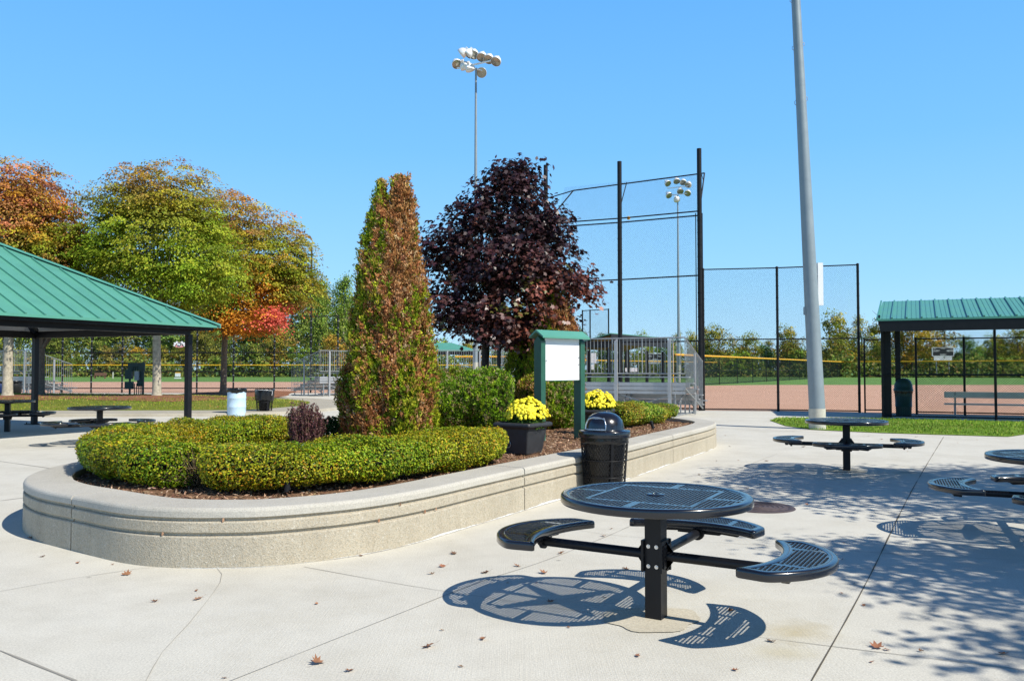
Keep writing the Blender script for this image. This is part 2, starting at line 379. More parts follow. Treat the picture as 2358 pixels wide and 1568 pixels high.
def leaves(name, C, N, L_, W_, cols, mat, parent=None, tmpl=QUAD, U=None, world=True, fold=0.0):
    n = len(C); C = np.asarray(C, float); N = unit(np.asarray(N, float))
    if U is None: U = rng.normal(size=(n, 3))
    U = unit(U - N * np.sum(U * N, 1, keepdims=True)); Vv = np.cross(N, U)
    L_ = np.broadcast_to(L_, (n,))[:, None, None]; W_ = np.broadcast_to(W_, (n,))[:, None, None]
    T = tmpl - np.array([0.5, 0, 0])
    V = C[:, None, :] + U[:, None, :] * T[None, :, 0:1] * L_ + Vv[:, None, :] * T[None, :, 1:2] * W_ + N[:, None, :] * T[None, :, 2:3] * L_
    if fold: V = V + N[:, None, :] * (np.abs(T[None, :, 1:2]) * W_ * fold)
    k = len(tmpl); V = V.reshape(-1, 3)
    if world and parent is not None: V = to_local(V, parent)
    me = raw_mesh(name, V, np.arange(n * k), np.full(n, k), tint=np.repeat(np.asarray(cols, float), k, 0))
    return link_mesh(name, me, mat, parent)
def tufts(name, C, O, K, ln, fl, fw, cols, mat, parent, spread=.5, up=1.0, outw=.5):
    """small sprays: K narrow flakes fanned round an axis at each centre"""
    n = len(C); A = unit(O * outw + np.array([0, 0, up]) + rng.normal(0, .28, (n, 3)))
    t = rng.random((n, K, 1)); side = rng.normal(0, 1, (n, K, 3)); side -= A[:, None] * np.sum(side * A[:, None], 2, keepdims=True); side = unit(side)
    lnn = (ln * rng.uniform(.6, 1.3, (n, 1, 1)))
    P = C[:, None] + A[:, None] * (t - .4) * lnn + side * rng.random((n, K, 1)) * lnn * .34
    U = A[:, None] + side * spread + rng.normal(0, .22, (n, K, 3)); Nn = np.cross(U, rng.normal(0, 1, (n, K, 3))) + O[:, None] * .9
    cc = np.repeat(cols, K, 0) * (1 + rng.normal(0, .14, (n * K, 1)))
    m = n * K
    return leaves(name, P.reshape(-1, 3), Nn.reshape(-1, 3), rng.uniform(.6, 1.3, m) * fl, rng.uniform(.7, 1.2, m) * fw, np.clip(cc, .003, 1), mat, parent, U=U.reshape(-1, 3))
def pick(cols, w, n, jit=0.15):
    cols = np.array(cols, float); i = rng.choice(len(cols), n, p=np.array(w) / np.sum(w))
    return np.clip(cols[i] * (1 + rng.normal(size=(n, 1)) * jit) * (1 + rng.normal(size=(n, 3)) * jit * .35), 0.002, 1)
def chain(mb, p0, p1, z0, z1, pitch=0.071, r=0.002, tilt=None):
    """chain-link wires between two ground points, z0..z1; wires as thin three-sided prisms"""
    p0 = Vector((p0[0], p0[1], 0)); p1 = Vector((p1[0], p1[1], 0)); e = (p1 - p0); W = e.length; e.normalize()
    nrm = Vector((-e.y, e.x, 0)); Hh = z1 - z0
    up = Vector((0, 0, 1)) if tilt is None else Vector(tilt)
    base = p0 + Vector((0, 0, z0))
    for sgn in (1, -1):
        k = -Hh
        while k < W:
            a, b = (k, 0.0), (k + Hh, Hh)
            if a[0] < 0: a = (0.0, -k)
            if b[0] > W: b = (W, W - k)
            if b[0] - a[0] > 0.01:
                if sgn < 0: a = (W - a[0], a[1]); b = (W - b[0], b[1])
                A = base + e * a[0] + up * a[1] + nrm * (0.002 * sgn); B = base + e * b[0] + up * b[1] + nrm * (0.002 * sgn)
                dd = (B - A).normalized(); x = nrm; y = dd.cross(x)
                o = [x * r, (x * -0.5 + y * 0.87) * r, (x * -0.5 - y * 0.87) * r]
                mb.add([A + q for q in o] + [B + q for q in o], [(0, 1, 4, 3), (1, 2, 5, 4), (2, 0, 3, 5)])
            k += pitch
E1 = Vector((0.902, -0.431, 0)); N1 = Vector((0.431, 0.902, 0))

# ------------------------------------------------------------------ ground
def sheet(name, pts, z, mat, kind='structure', sub=0):
    mb = MB(); mb.add([(x, y, z) for x, y in pts], [tuple(range(len(pts)))])
    o = mb.build(name, mat); tag(o, kind=kind); return o
sheet('ground', [(900 * math.cos(a * math.pi / 24), 900 * math.sin(a * math.pi / 24)) for a in range(48)], -0.012, 'grass_far')
sheet('plaza', [(-75, -14), (60, -14), (60, 5.8), (30, 20.2), (12.95, 28.35), (12, 29.2), (6.84, 30.7), (1.3, 33.4), (-3, 38), (-1, 50), (-12, 51.8), (-75, 52.6)], 0.0, 'plaza_concrete')
sheet('infield', [(-5, 38.0), (1.35, 33.6), (6.9, 30.9), (12, 29.35), (13.0, 28.45), (30, 20.3), (70, 1.2), (90, 60), (78, 77), (24, 77.6), (17, 75), (9, 58)], -0.004, 'clay')
sheet('infield', [(-75, 52.8), (-12, 52.0), (-1, 50.2), (4, 60), (0, 92), (-30, 95), (-80, 94)], -0.004, 'clay')
gs = [(8.2, 25.95), (11.3, 25.55), (15, 23.8), (26, 18.5), (40, 11.5), (40, 4), (24, 12.4), (11.95, 19.5), (11.07, 18.75), (8.73, 19.85), (7.45, 20.9), (7.25, 22.3), (7.55, 24.6)]
sheet('grass_strip', gs, 0.012, 'grass_ground')
# joints of the slabs
def joint(name, pts, w=0.011):
    mt = 'joint_strong' if w == .008 else 'joint_dark'
    P = catmull([G(*p)[:2] for p in pts], 6, False); P = resample(P, 0.25, False)
    nr = normals2(P, False); ww = w / 2 * (1 + 0.35 * rng.normal(size=(len(P), 1)))
    A = P + nr * ww; B = P - nr * ww; mb = MB(); n = len(P)
    mb.add([(a[0], a[1], .0035) for a in A] + [(b[0], b[1], .0035) for b in B], [(i, i + 1, n + i + 1, n + i) for i in range(n - 1)])
    tag(mb.build('plaza_joint', mt), kind='structure')
for pts, w in [([(1862, 1580), (2000, 1332), (2105, 1120), (2173, 1006)], .008), ([(500, 1580), (952, 1400), (1110, 1338), (1274, 1284), (1480, 1197), (1640, 1105), (1790, 1045)], .005),
          ([(700, 1305), (952, 1350), (1300, 1402), (1742, 1466), (2380, 1545)], .0045), ([(0, 1498), (175, 1568)], .015), ([(0, 1062), (128, 1080)], .02), ([(0, 1153), (56, 1146)], .014),
          ([(498, 1306), (510, 1335), (440, 1430), (375, 1500), (330, 1580)], .0028), ([(0, 1362), (120, 1340), (300, 1312), (390, 1303)], .004), ([(1640, 985), (1800, 992), (1885, 988)], .02), ([(580, 955), (565, 975)], .02), ([(1270, 1204), (1390, 1230), (1700, 1252), (2060, 1275), (2358, 1290)], .004)]:
    joint('plaza_joint', pts, w)
# island of lawn on the left with a kerb
isl = catmull([G(-500, 958)[:2], G(-100, 947, .1)[:2], G(250, 946, .1)[:2], G(450, 945.5, .1)[:2], G(580, 944, .1)[:2], G(660, 938, .1)[:2], (-8.0, 32.5), (-8.9, 36.5), (-12.5, 40.5), (-18, 42.5), (-28, 44), (-60, 46)], 8, True)
isl = resample(isl, 0.8)
if area2(isl) < 0: isl = isl[::-1]
ctr = isl.mean(0)
kb = MB(); kb.sweep(isl, [(-1.75, -.002), (-1.72, .07), (-1.68, .10), (0.1, .11), (0.1, .0)], True); tag(kb.build('kerb', 'kerb_concrete'), kind='structure')
def mound_h(X, Y):
    d = np.full(X.shape, 1e9)
    for i in range(len(isl)):
        a, b = isl[i], isl[(i + 1) % len(isl)]; ab = b - a
        t = np.clip(((X - a[0]) * ab[0] + (Y - a[1]) * ab[1]) / (ab @ ab), 0, 1)
        d = np.minimum(d, np.hypot(X - a[0] - t * ab[0], Y - a[1] - t * ab[1]))
    return 0.108 + 0.26 * (1 - np.exp(-(d / 2.6) ** 1.5))
def grid_region(name, poly, hfn, step, mat, kind='structure'):
    x0, y0 = poly.min(0); x1, y1 = poly.max(0)
    xs = np.arange(x0, x1 + step, step); ys = np.arange(y0, y1 + step, step)
    X, Y = np.meshgrid(xs, ys); Z = hfn(X, Y)
    ci = inside(poly, X, Y); nx = len(xs)
    idx = np.arange(X.size).reshape(X.shape)
    q = ci[:-1, :-1] | ci[1:, :-1] | ci[:-1, 1:] | ci[1:, 1:]
    Fq = np.stack([idx[:-1, :-1][q], idx[:-1, 1:][q], idx[1:, 1:][q], idx[1:, :-1][q]], 1)
    # pull outside points onto the outline
    Pt = np.stack([X.ravel(), Y.ravel()], 1); out = ~ci.ravel()
    use = np.zeros(len(Pt), bool); use[Fq.ravel()] = True
    for k in np.where(out & use)[0]:
        dd = poly - Pt[k]; j = np.argmin((dd ** 2).sum(1)); Pt[k] = poly[j]
    Z = hfn(Pt[:, 0], Pt[:, 1])
    me = raw_mesh(name, np.stack([Pt[:, 0], Pt[:, 1], Z], 1), Fq.ravel(), np.full(len(Fq), 4), smooth=True)
    return tag(link_mesh(name, me, mat), kind=kind)
grid_region('lawn', resample(isl, .2), mound_h, 0.5, 'lawn_ground')
# mulch rings under the trees
def ellipse_poly(cx, cy, a, b, rot=0, n=40, jit=0.08):
    t = np.linspace(0, 2 * np.pi, n, endpoint=False); r = 1 + jit * np.sin(3 * t + cx) + jit * .6 * np.sin(7 * t + cy)
    x, y = a * r * np.cos(t), b * r * np.sin(t); c, s = math.cos(rot), math.sin(rot)
    return np.stack([cx + x * c - y * s, cy + x * s + y * c], 1)
T3 = G(361, 915, .33); T1 = G(17, 915, .34); T2p = G(95, 909, .34); T4 = G(514, 905, .30)
for nm, c, a, b in (('mulch_bed', T3, 3.9, 3.6), ('mulch_bed', T1, 4.6, 3.4), ('mulch_bed', T4, 3.6, 3.0)):
    P = ellipse_poly(c[0] + (0.6 if c is T3 else 0), c[1] + .3, a, b); 
    grid_region(nm, resample(P, .25), lambda X, Y: mound_h(X, Y) + .012 + .05 * np.exp(-((X - c[0]) ** 2 + (Y - c[1]) ** 2) / 3), 0.5, 'red_mulch')

# ------------------------------------------------------------------ raised planter
outer = [(3.88, 16.14), (2.616, 13.61), (1.646, 11.72), (.566, 9.84), (.098, 9.03), (-.36, 8.22), (-.80, 7.46), (-1.27, 6.90), (-1.84, 6.55), (-2.248, 6.475), (-2.66, 6.50), (-3.08, 6.66), (-3.67, 7.08), (-4.22, 7.50), (-4.66, 8.03), (-4.96, 8.75), (-5.03, 9.6), (-4.8, 10.8), (-4.0, 12.5), (-3.0, 14.4), (-1.8, 16.6), (-.5, 18.7), (1.0, 19.9), (2.6, 19.6), (3.65, 18.7), (4.08, 17.4)]
outl = resample(catmull(outer[::-1], 8, True), 0.08)
if area2(outl) < 0: outl = outl[::-1]
pl_n = normals2(outl, True)
for _ in range(3): pl_n = unit((np.roll(pl_n, 1, 0) + pl_n * 2 + np.roll(pl_n, -1, 0)))
pw = thing('planter_wall', 'long low curved concrete planter wall with two grooves and a wide flat cap', 'planter', (-1, 11, 0))
prof = [(0, 0), (0, .216), (.006, .224), (.026, .228), (.026, .246), (.006, .250), (0, .256), (0, .322), (.006, .330), (.026, .334), (.026, .352), (.006, .356), (0, .362)]
capp = [(0, .362), (0, .402), (.005, .414), (.014, .423), (.028, .429), (.41, .432), (.42, .425), (.42, .30)]
prof = [(i, z * 1.065) for i, z in prof]; capp = [(i, z * 1.065) for i, z in capp]
jts = [G(188, 1263)[:2], G(1200, 1175)[:2], G(1552, 1066)[:2], (-4.6, 11.2), (-2.5, 15.4), (2.0, 19.8)]
ji = sorted(int(np.argmin(((outl - np.array(j)) ** 2).sum(1))) for j in jts)
wb, cb = MB(), MB()
for a in range(len(ji)):
    i0, i1 = ji[a], ji[(a + 1) % len(ji)]
    ids = np.arange(i0, i1 + 1) if i1 > i0 else np.concatenate([np.arange(i0, len(outl)), np.arange(0, i1 + 1)])
    P = outl[ids].copy(); nn = pl_n[ids]; CZ = .3855
    P[0] += unit(P[1] - P[0]) * 0.009; P[-1] += unit(P[-2] - P[-1]) * 0.009
    wb.sweep(P, prof + [(.38, CZ), (.38, .0)], False, True, inward=nn)
    cb.sweep(P, capp, False, True, smooth=False, inward=nn)
wb.sweep(outl, [(.045, 0), (.045, .385), (.06, .43), (.3, .43)], True, inward=pl_n)
wb.build('wall_panels', 'wall_aggregate', pw, True); cb.build('cap', 'cap_concrete', pw, True)
# salt line where wall meets plaza
sb = MB()
ids = [i for i in range(len(outl)) if outl[i][1] < 16 and (outl[i][0] > -2.6) and outl[i] @ np.array([.88, -.47]) > -9]
for i0 in ids:
    i1 = (i0 + 1) % len(outl)
    if i1 not in ids: continue
    def hh(i): return min(1, max(0, outl[i][0] + 2.0) * .7) * max(0.001, .008 + .010 * math.sin(i * .37) * math.sin(i * .11 + 1) + .009 * rnd.random())
    def ww(i): return max(0.0031, (.006 + .007 * math.sin(i * .23) * math.sin(i * .071) + .004 * rnd.random()) * min(1, max(0, outl[i][0] + 2.2) * .6))
    if i0 == ids[0]: ph, pq = hh(i0), ww(i0)
    h1, w1 = hh(i1), ww(i1)
    A, B = outl[i0], outl[i1]; na, nb = pl_n[i0], pl_n[i1]
    sb.add([(*(A - na * pq), .005), (*(B - nb * w1), .005), (*(B - nb * .003), h1 + .001), (*(A - na * .003), ph + .001)], [(0, 1, 2, 3)])
    ph, pq = h1, w1
sb.build('salt_line', 'salt', pw, True)
MZ = 0.40
inn = outl + pl_n * 0.415
def mulch_h(X, Y):
    p = np.stack([X.ravel(), Y.ravel(), 0 * X.ravel()], 1)
    return (MZ + .012 * wob(p, 3.0, 1) + .012 * wob(p, 9.0, 2)).reshape(X.shape)
grid_region('mulch_bed', inn, mulch_h, 0.16, 'mulch')
# loose chips near the front of the bed
def in_bed(n, ymax=17.5):
    X = rng.uniform(-5, 4, n * 6); Y = rng.uniform(6.6, ymax, n * 6); k = inside(outl + pl_n * .44, X, Y); return X[k][:n], Y[k][:n]
X, Y = in_bed(26000); n = len(X)
C = np.stack([X, Y, mulch_h(X, Y) + rng.uniform(.0, .02, n)], 1)
N = np.stack([rng.normal(0, .45, n), rng.normal(0, .45, n), np.ones(n)], 1)
tag(leaves('mulch_chips', C, N, rng.uniform(.025, .075, n), rng.uniform(.010, .025, n), pick([(.46, .30, .19), (.33, .19, .11), (.20, .10, .06), (.58, .42, .29), (.10, .055, .035)], [4, 4, 3, 2, 2], n), 'leaf_dry'), kind='stuff')

# ------------------------------------------------------------------ hedges
def hedge(name, label, path, wid, hgt, n, cols, w, mat='leaf_glossy', lsize=.03, group=None, lump=.05, stems=True, seed=0, z0=MZ, cat='hedge', z_under=.07, topflat=3.2, bare=None, shag=False):
    P = resample(catmull(path, 8, False), .05, False); m = len(P); nr = normals2(P, False)
    root = thing(name, label, cat, (float(P[m // 2][0]), float(P[m // 2][1]), z0), 0, group)
    def surf(i, th, k=1.0):
        """i float index, th angle around section"""
        i = np.clip(i, 0, m - 1.001); i0 = i.astype(int); f = (i - i0)[:, None]
        c = P[i0] * (1 - f) + P[i0 + 1] * f; nn = unit(nr[i0] * (1 - f) + nr[i0 + 1] * f)
        s = i * .05; tot = m * .05; e = np.minimum(s, tot - s); er = np.clip(e / (wid * .42), 0.0, 1); er = np.sqrt(1 - (1 - er) ** 2.2 + 1e-6)
        er = np.clip(er, .04, 1)
        ct, st = np.cos(th), np.sin(th); p = 2.0 / topflat
        a = np.sign(ct) * np.abs(ct) ** p * wid / 2; b = np.sign(st) * np.abs(st) ** p
        zz = z_under + (b + 1) / 2 * (hgt - z_under)
        a = a * er * np.where(b < 0, 1 + .22 * b, 1)
        zz = z_under + (zz - z_under) * (.80 + .20 * er)
        pos = np.stack([c[:, 0] + nn[:, 0] * a, c[:, 1] + nn[:, 1] * a, z0 + zz], 1)
        qx = np.sign(ct) * np.abs(ct) ** (2 - p) / wid * 2; qz = np.sign(st) * np.abs(st) ** (2 - p) / (hgt - z_under) * 2
        o = np.stack([nn[:, 0] * qx, nn[:, 1] * qx, qz], 1); o = unit(o)
        q = pos * k + o * (lump * wob(pos, 3.2, seed) + lump * .45 * wob(pos, 9, seed + 1))[:, None] * k
        return q if k == 1 else q, unit(o)
    tt = np.linspace(-math.pi, math.pi, 721); pp = 2.0 / topflat
    ex, ez = np.sign(np.cos(tt)) * np.abs(np.cos(tt)) ** pp * wid / 2, np.sign(np.sin(tt)) * np.abs(np.sin(tt)) ** pp * (hgt - z_under) / 2
    al = np.concatenate([[0], np.cumsum(np.hypot(np.diff(ex), np.diff(ez)))])
    I = rng.uniform(0, m - 1, n); Th = np.interp(rng.random(n) * al[-1], al, tt)
    # few leaves on the underside
    keep = ~((np.sin(Th) < -.9) & (rng.random(n) < .6)); I, Th = I[keep], Th[keep]; n = len(I)
    pos, o = surf(I, Th)
    depth = np.minimum(rng.exponential(.036, n), .15) * (1 if lsize > .02 else .7)
    pos = pos - o * (depth - .022)[:, None] + rng.normal(0, .008, (n, 3))
    if bare is not None:
        dd = np.hypot(pos[:, 0] - bare[0], pos[:, 1] - bare[1]); kk = ~((dd < bare[2]) & (rng.random(n) < .30) & (pos[:, 2] < z0 + .26))
        pos, o, n = pos[kk], o[kk], int(kk.sum())
    N = o + rng.normal(0, .55, (n, 3)); N[:, 2] += .25
    Uu = None if not shag else np.stack([o[:, 0] * .8, o[:, 1] * .8, np.full(n, 1.0)], 1) + rng.normal(0, .35, (n, 3))
    asp = (.5, .75) if not shag else (.25, .42)
    c = pick(cols, w, n, .16)
    patch = wob(pos, 1.6, seed + 2); patch2 = wob(pos, 5.5, seed + 3)
    c = c * (1 + .16 * patch2[:, None]); c[:, 0] *= 1 + .35 * np.clip(patch, -.6, 1)
    if shag: tufts('foliage', pos, o, 13, .11, .05, .015, np.clip(c, .003, 1), mat, root, .55, .9, .7)
    else: leaves('foliage', pos, N, rng.uniform(.7, 1.3, n) * lsize, rng.uniform(*asp, n) * lsize, np.clip(c, .003, 1), mat, root, U=Uu)
    # inner mass
    nt_ = 28; ii = np.linspace(0, m - 1, max(8, m // 3)); V = []; fl = []
    for a in ii:
        th = np.interp(np.linspace(0, al[-1], nt_, endpoint=False), al, tt); q, o2 = surf(np.full(nt_, a), th); V.append(q - o2 * ((.075 if bare is None or np.hypot(*(P[int(a)] - np.array(bare[:2]))) > .7 else .16) if not shag else .11))
    V = np.vstack(V); k = len(ii)
    fl = [(a * nt_ + b, a * nt_ + (b + 1) % nt_, (a + 1) * nt_ + (b + 1) % nt_, (a + 1) * nt_ + b) for a in range(k - 1) for b in range(nt_)]
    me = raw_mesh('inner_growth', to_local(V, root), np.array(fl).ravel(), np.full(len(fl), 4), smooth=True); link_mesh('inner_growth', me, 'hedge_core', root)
    if stems:
        sb = MB()
        for k in range(0 if bare is not None else int(m * .05 / .16)):
            i = rnd.randrange(2, m - 2); c0 = P[i] + nr[i] * rnd.uniform(-.12, .12)
            for q in range(3):
                a = rnd.uniform(0, 6.28); r_ = rnd.uniform(.05, wid * .42)
                sb.tube([(c0[0], c0[1], z0 - .02), (c0[0] + math.cos(a) * r_ * .5, c0[1] + math.sin(a) * r_ * .5, z0 + hgt * .25), (c0[0] + math.cos(a) * r_, c0[1] + math.sin(a) * r_, z0 + hgt * .55)], [.008, .006, .003], 5, False)
        if bare is not None:
            for k in range(90):
                a = rnd.uniform(3.3, 6.1); r_ = rnd.uniform(.1, .42); bx, by = bare[0] + rnd.uniform(-.1, .1), bare[1] + .28
                sb.tube([(bx, by, z0), (bx + math.cos(a) * r_ * .6, by + math.sin(a) * r_ * .6, z0 + rnd.uniform(.06, .2)), (bx + math.cos(a) * r_ * 1.05, by + math.sin(a) * r_ * 1.05, z0 + rnd.uniform(.12, .42))], [.006, .004, .0018], 4, False)
        sb.build('stems', 'twig', root, True)
    return root
BOX = [(.31, .35, .014), (.44, .43, .022), (.18, .25, .010), (.52, .38, .025), (.07, .11, .008), (.48, .24, .02)]
BW = [6, 4.2, 5, 2.0, 3.4, 1.0]
hedge('boxwood_hedge', 'clipped yellow-green boxwood hedge bending round the rounded end of the planter', [(-2.98, 8.02), (-3.45, 8.18), (-4.04, 8.74), (-4.36, 9.6), (-4.28, 10.6), (-3.86, 11.5), (-3.3, 12.7)], .82, .42, 115000, BOX, BW, lsize=.026, seed=1, lump=.035, topflat=5, bare=(-2.98, 7.78, .26))
hedge('boxwood_hedge', 'clipped yellow-green boxwood hedge along the front of the planter, ending at the square pot', [(-2.80, 7.92), (-2.2, 7.78), (-1.50, 8.22), (-.95, 9.02), (-.60, 9.72), (-.33, 10.27)], .78, .41, 98000, BOX, BW, lsize=.026, seed=2, lump=.035, topflat=5, stems=False)
hedge('boxwood_hedge', 'short boxwood hedge with orange tips at the far front end of the planter', [(1.93, 15.75), (2.4, 16.45), (2.9, 17.15), (3.32, 17.65)], .62, .40, 26000, [(.22, .31, .025), (.34, .39, .035), (.13, .20, .018), (.48, .36, .045), (.55, .29, .045)], [5, 4, 3, 1.6, 1.0], lsize=.034, seed=4, lump=.06, stems=False)
hedge('boxwood_hedge', 'low boxwood hedge behind the second flower pot at the far end of the planter', [(1.95, 17.9), (2.3, 18.5), (2.75, 18.85), (3.1, 18.75)], .5, .36, 12000, [(.20, .27, .02), (.28, .33, .03), (.12, .17, .015), (.36, .28, .04)], [5, 4, 3, 2], lsize=.04, seed=5, stems=False)
YEW = [(.22, .34, .015), (.36, .46, .02), (.13, .21, .012), (.06, .10, .010), (.42, .27, .10), (.56, .40, .20)]
hedge('yew_hedge', 'tall shaggy green hedge with brown tips right of the narrow conifer', [(-2.15, 15.0), (-1.1, 15.05), (-.35, 15.0), (.02, 15.0)], 1.25, .98, 8500, YEW, [5, 5, 4, 3, 2.4, 2.0], mat='leaf', lsize=.085, shag=True, seed=6, lump=.10, stems=False, z_under=.0)
hedge('yew_hedge', 'tall shaggy green hedge with brown tips behind the notice board', [(.12, 15.7), (.5, 15.8), (.85, 15.85), (1.15, 15.9)], 1.1, .96, 4600, YEW, [4, 4, 4, 3, 3, 2.6], mat='leaf', lsize=.085, shag=True, seed=8, lump=.10, stems=False, z_under=.0)

# ------------------------------------------------------------------ narrow conifers
def conifer(label, x, y, prof, leaders, n, brown_fn, seed):
    root = thing('arborvitae', label, 'conifer', (x, y, MZ))
    zs = np.array([p[0] for p in prof]); rs = np.array([p[1] for p in prof]); 
    z = rng.uniform(zs[0], zs[-1], n * 2); r0 = np.interp(z, zs, rs); k = rng.random(n * 2) < (r0 + .26) / (rs.max() + .26); z = z[k][:n]; n = len(z)
    th = rng.uniform(-math.pi, math.pi, n); li = rng.integers(0, len(leaders), n)
    ox = np.array([l[0] for l in leaders])[li]; oy = np.array([l[1] for l in leaders])[li]; ls = np.array([l[2] for l in leaders])[li]; ztop = np.array([l[3] for l in leaders])[li]
    zz = np.minimum(z * ztop / zs[-1] + 0 * z, z * 10); r = np.interp(z, zs, rs)
    blend = np.clip((z / zs[-1]), 0, 1); rr = r * (1 - (1 - ls) * blend ** 1.3)
    px = ox * blend * 1.0; py = oy * blend
    pos = np.stack([x + px + rr * np.cos(th), y + py + rr * np.sin(th), MZ + zz], 1)
    o = np.stack([np.cos(th), np.sin(th), np.zeros(n)], 1)
    lob = (.07 * (1 - .6 * blend)) * wob(pos * [1, 1, .45], 5.0, seed) + .04 * wob(pos * [1, 1, .4], 14, seed + 1)
    dep = np.minimum(rng.exponential(.04, n), .18)
    pos = pos + o * (lob - dep + .035)[:, None] + rng.normal(0, .012, (n, 3))
    N = o * .75 + rng.normal(0, .55, (n, 3)); U = np.stack([np.cos(th) * .35, np.sin(th) * .35, np.ones(n)], 1) + rng.normal(0, .28, (n, 3))
    g = pick([(.30, .38, .018), (.17, .25, .012), (.46, .48, .03), (.08, .12, .010), (.50, .38, .05)], [5, 4, 3.5, 2.2, 1.2], n, .16)
    b = pick([(.50, .24, .085), (.38, .165, .06), (.60, .35, .16), (.20, .09, .035), (.62, .44, .24)], [5, 4, 3, 2, .8], n, .18)
    pb = brown_fn(pos, th, z / zs[-1]) + .45 * wob(pos * [1, 1, .3], 4.2, seed + 2) + .45 * wob(pos * [1, 1, .5], 11, seed + 3)
    isb = (pb + rng.normal(0, .32, n)) > 0; c = np.where(isb[:, None], b, g)
    tufts('foliage', pos, o, 17, .12, .048, .019, c, 'leaf', root, .5, 1.0, .55)
    mb = MB()
    for l in leaders:
        pr = []
        V = []
        for zq in np.linspace(zs[0], zs[-1] * .97, 24):
            rq = np.interp(zq, zs, rs); bq = zq / zs[-1]; rq *= (1 - (1 - l[2]) * bq ** 1.3); pr.append((max(.01, rq - .15), zq * l[3] / zs[-1], l[0] * bq, l[1] * bq))
        nn = 20
        for (rq, zq, a, b) in pr:
            for k in range(nn):
                t = 2 * math.pi * k / nn; V.append((x + a + rq * math.cos(t), y + b + rq * math.sin(t), MZ + zq))
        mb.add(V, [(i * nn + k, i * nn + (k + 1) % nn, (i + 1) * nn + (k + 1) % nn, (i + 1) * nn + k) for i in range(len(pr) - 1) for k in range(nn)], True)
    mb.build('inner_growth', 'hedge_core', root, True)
    tb = MB(); tb.tube([(x, y, MZ - .05), (x, y, MZ + 1.5)], [.07, .05], 8); tb.build('trunk', 'bark', root, True)
    return root
P1 = [(.0, .50), (.2, .58), (.85, .655), (1.45, .60), (2.05, .52), (2.65, .43), (3.2, .33), (3.5, .24), (3.75, .15), (3.92, .07), (4.02, .01)]
conifer('tall narrow conifer with twin tips, half its foliage dead and brown', at_d(899, 12.0), 12.0, P1, [(-.145, .0, .50, 3.80), (.125, -.02, .52, 3.88)], 12500,
        lambda p, th, h: -.26 + .58 * np.clip(h * 1.5, 0, 1) * (np.exp(-((th + 1.25) / .95) ** 2)) + .18 * h - .25 * (h > .93) * (p[:, 0] < at_d(890, 12)) + .12, 3)
P2 = [(.0, .46), (.3, .52), (.9, .52), (1.6, .45), (2.2, .30), (2.7, .05)]
conifer('narrow conifer browning on its sunny side, behind the dark red maple', at_d(1278, 16.6), 16.6, P2, [(0, 0, 1, 2.7)], 3800,
        lambda p, th, h: .05 + .75 * np.exp(-((th + .5) / 1.1) ** 2) - .55 * (p[:, 0] < at_d(1255, 16.6)), 5)
conifer('narrow dark green conifer in the shade under the maple, left of the notice board', at_d(1212, 17.2), 17.2, [(.0, .40), (.8, .42), (1.6, .32), (2.3, .05)], [(0, 0, 1, 2.3)], 1900, lambda p, th, h: -1.2 + 0 * th, 7)

# small shrubs
def shrub(name, label, cat, x, y, r, h, n, cols, w, lsize, upright=False, seed=0, mat='leaf', core=True, z0=MZ):
    root = thing(name, label, cat, (x, y, z0))
    if upright:
        ns = n // 70; ang = rng.uniform(0, 6.28, ns); rad = np.sqrt(rng.random(ns)) * r; pos = []; U = []; sb = MB()
        for a, q in zip(ang, rad):
            lean = rng.normal(0, .05, 2); hh = h * rng.uniform(.72, 1.08) * (1 - .18 * (q / r) ** 2)
            bx, by = x + math.cos(a) * q * .55, y + math.sin(a) * q * .55; tx, ty = x + math.cos(a) * q + lean[0], y + math.sin(a) * q + lean[1]
            t = rng.uniform(.08, 1, 70)
            pos.append(np.stack([bx + (tx - bx) * t ** .6, by + (ty - by) * t ** .6, z0 + hh * t], 1) + rng.normal(0, .013, (70, 3)))
            sb.tube([(bx, by, z0 - .01), (bx + (tx - bx) * .66, by + (ty - by) * .66, z0 + hh * .5), (tx, ty, z0 + hh)], [.005, .004, .0015], 4, False)
        pos = np.vstack(pos); n = len(pos); N = rng.normal(0, 1, (n, 3)); U = np.stack([rng.normal(0, .5, n), rng.normal(0, .5, n), np.ones(n)], 1)
        leaves('foliage', pos, N, rng.uniform(.7, 1.3, n) * lsize, rng.uniform(.4, .6, n) * lsize, pick(cols, w, n, .2), mat, root, U=U)
        sb.build('stems', 'twig', root, True)
    else:
        o = unit(rng.normal(size=(n, 3))); o[:, 2] = np.abs(o[:, 2]) * 1.0; rr = (.62 + .38 * rng.random(n) ** .4)
        pos = np.stack([x + o[:, 0] * r * rr, y + o[:, 1] * r * rr, z0 + .04 + o[:, 2] * h * rr * .95], 1); pos += o * (.10 * r * wob(pos, 6, seed) + .05 * r * wob(pos, 16, seed + 1))[:, None]
        pos[:, 2] = np.maximum(pos[:, 2], z0 + .03)
        leaves('foliage', pos, o + rng.normal(0, .6, (n, 3)), rng.uniform(.7, 1.3, n) * lsize, rng.uniform(.45, .7, n) * lsize, pick(cols, w, n, .18), mat, root)
        if core:
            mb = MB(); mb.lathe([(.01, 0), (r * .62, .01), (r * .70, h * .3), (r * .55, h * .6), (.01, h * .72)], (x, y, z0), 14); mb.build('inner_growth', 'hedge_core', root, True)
        else:
            sb = MB()
            for k in range(14):
                a = rnd.uniform(0, 6.28); sb.tube([(x, y, z0), (x + math.cos(a) * r * .3, y + math.sin(a) * r * .3, z0 + h * .4), (x + math.cos(a) * r * .6, y + math.sin(a) * r * .6, z0 + h * .75)], [.009, .006, .003], 5, False)
            sb.build('stems', 'twig', root, True)
    return root
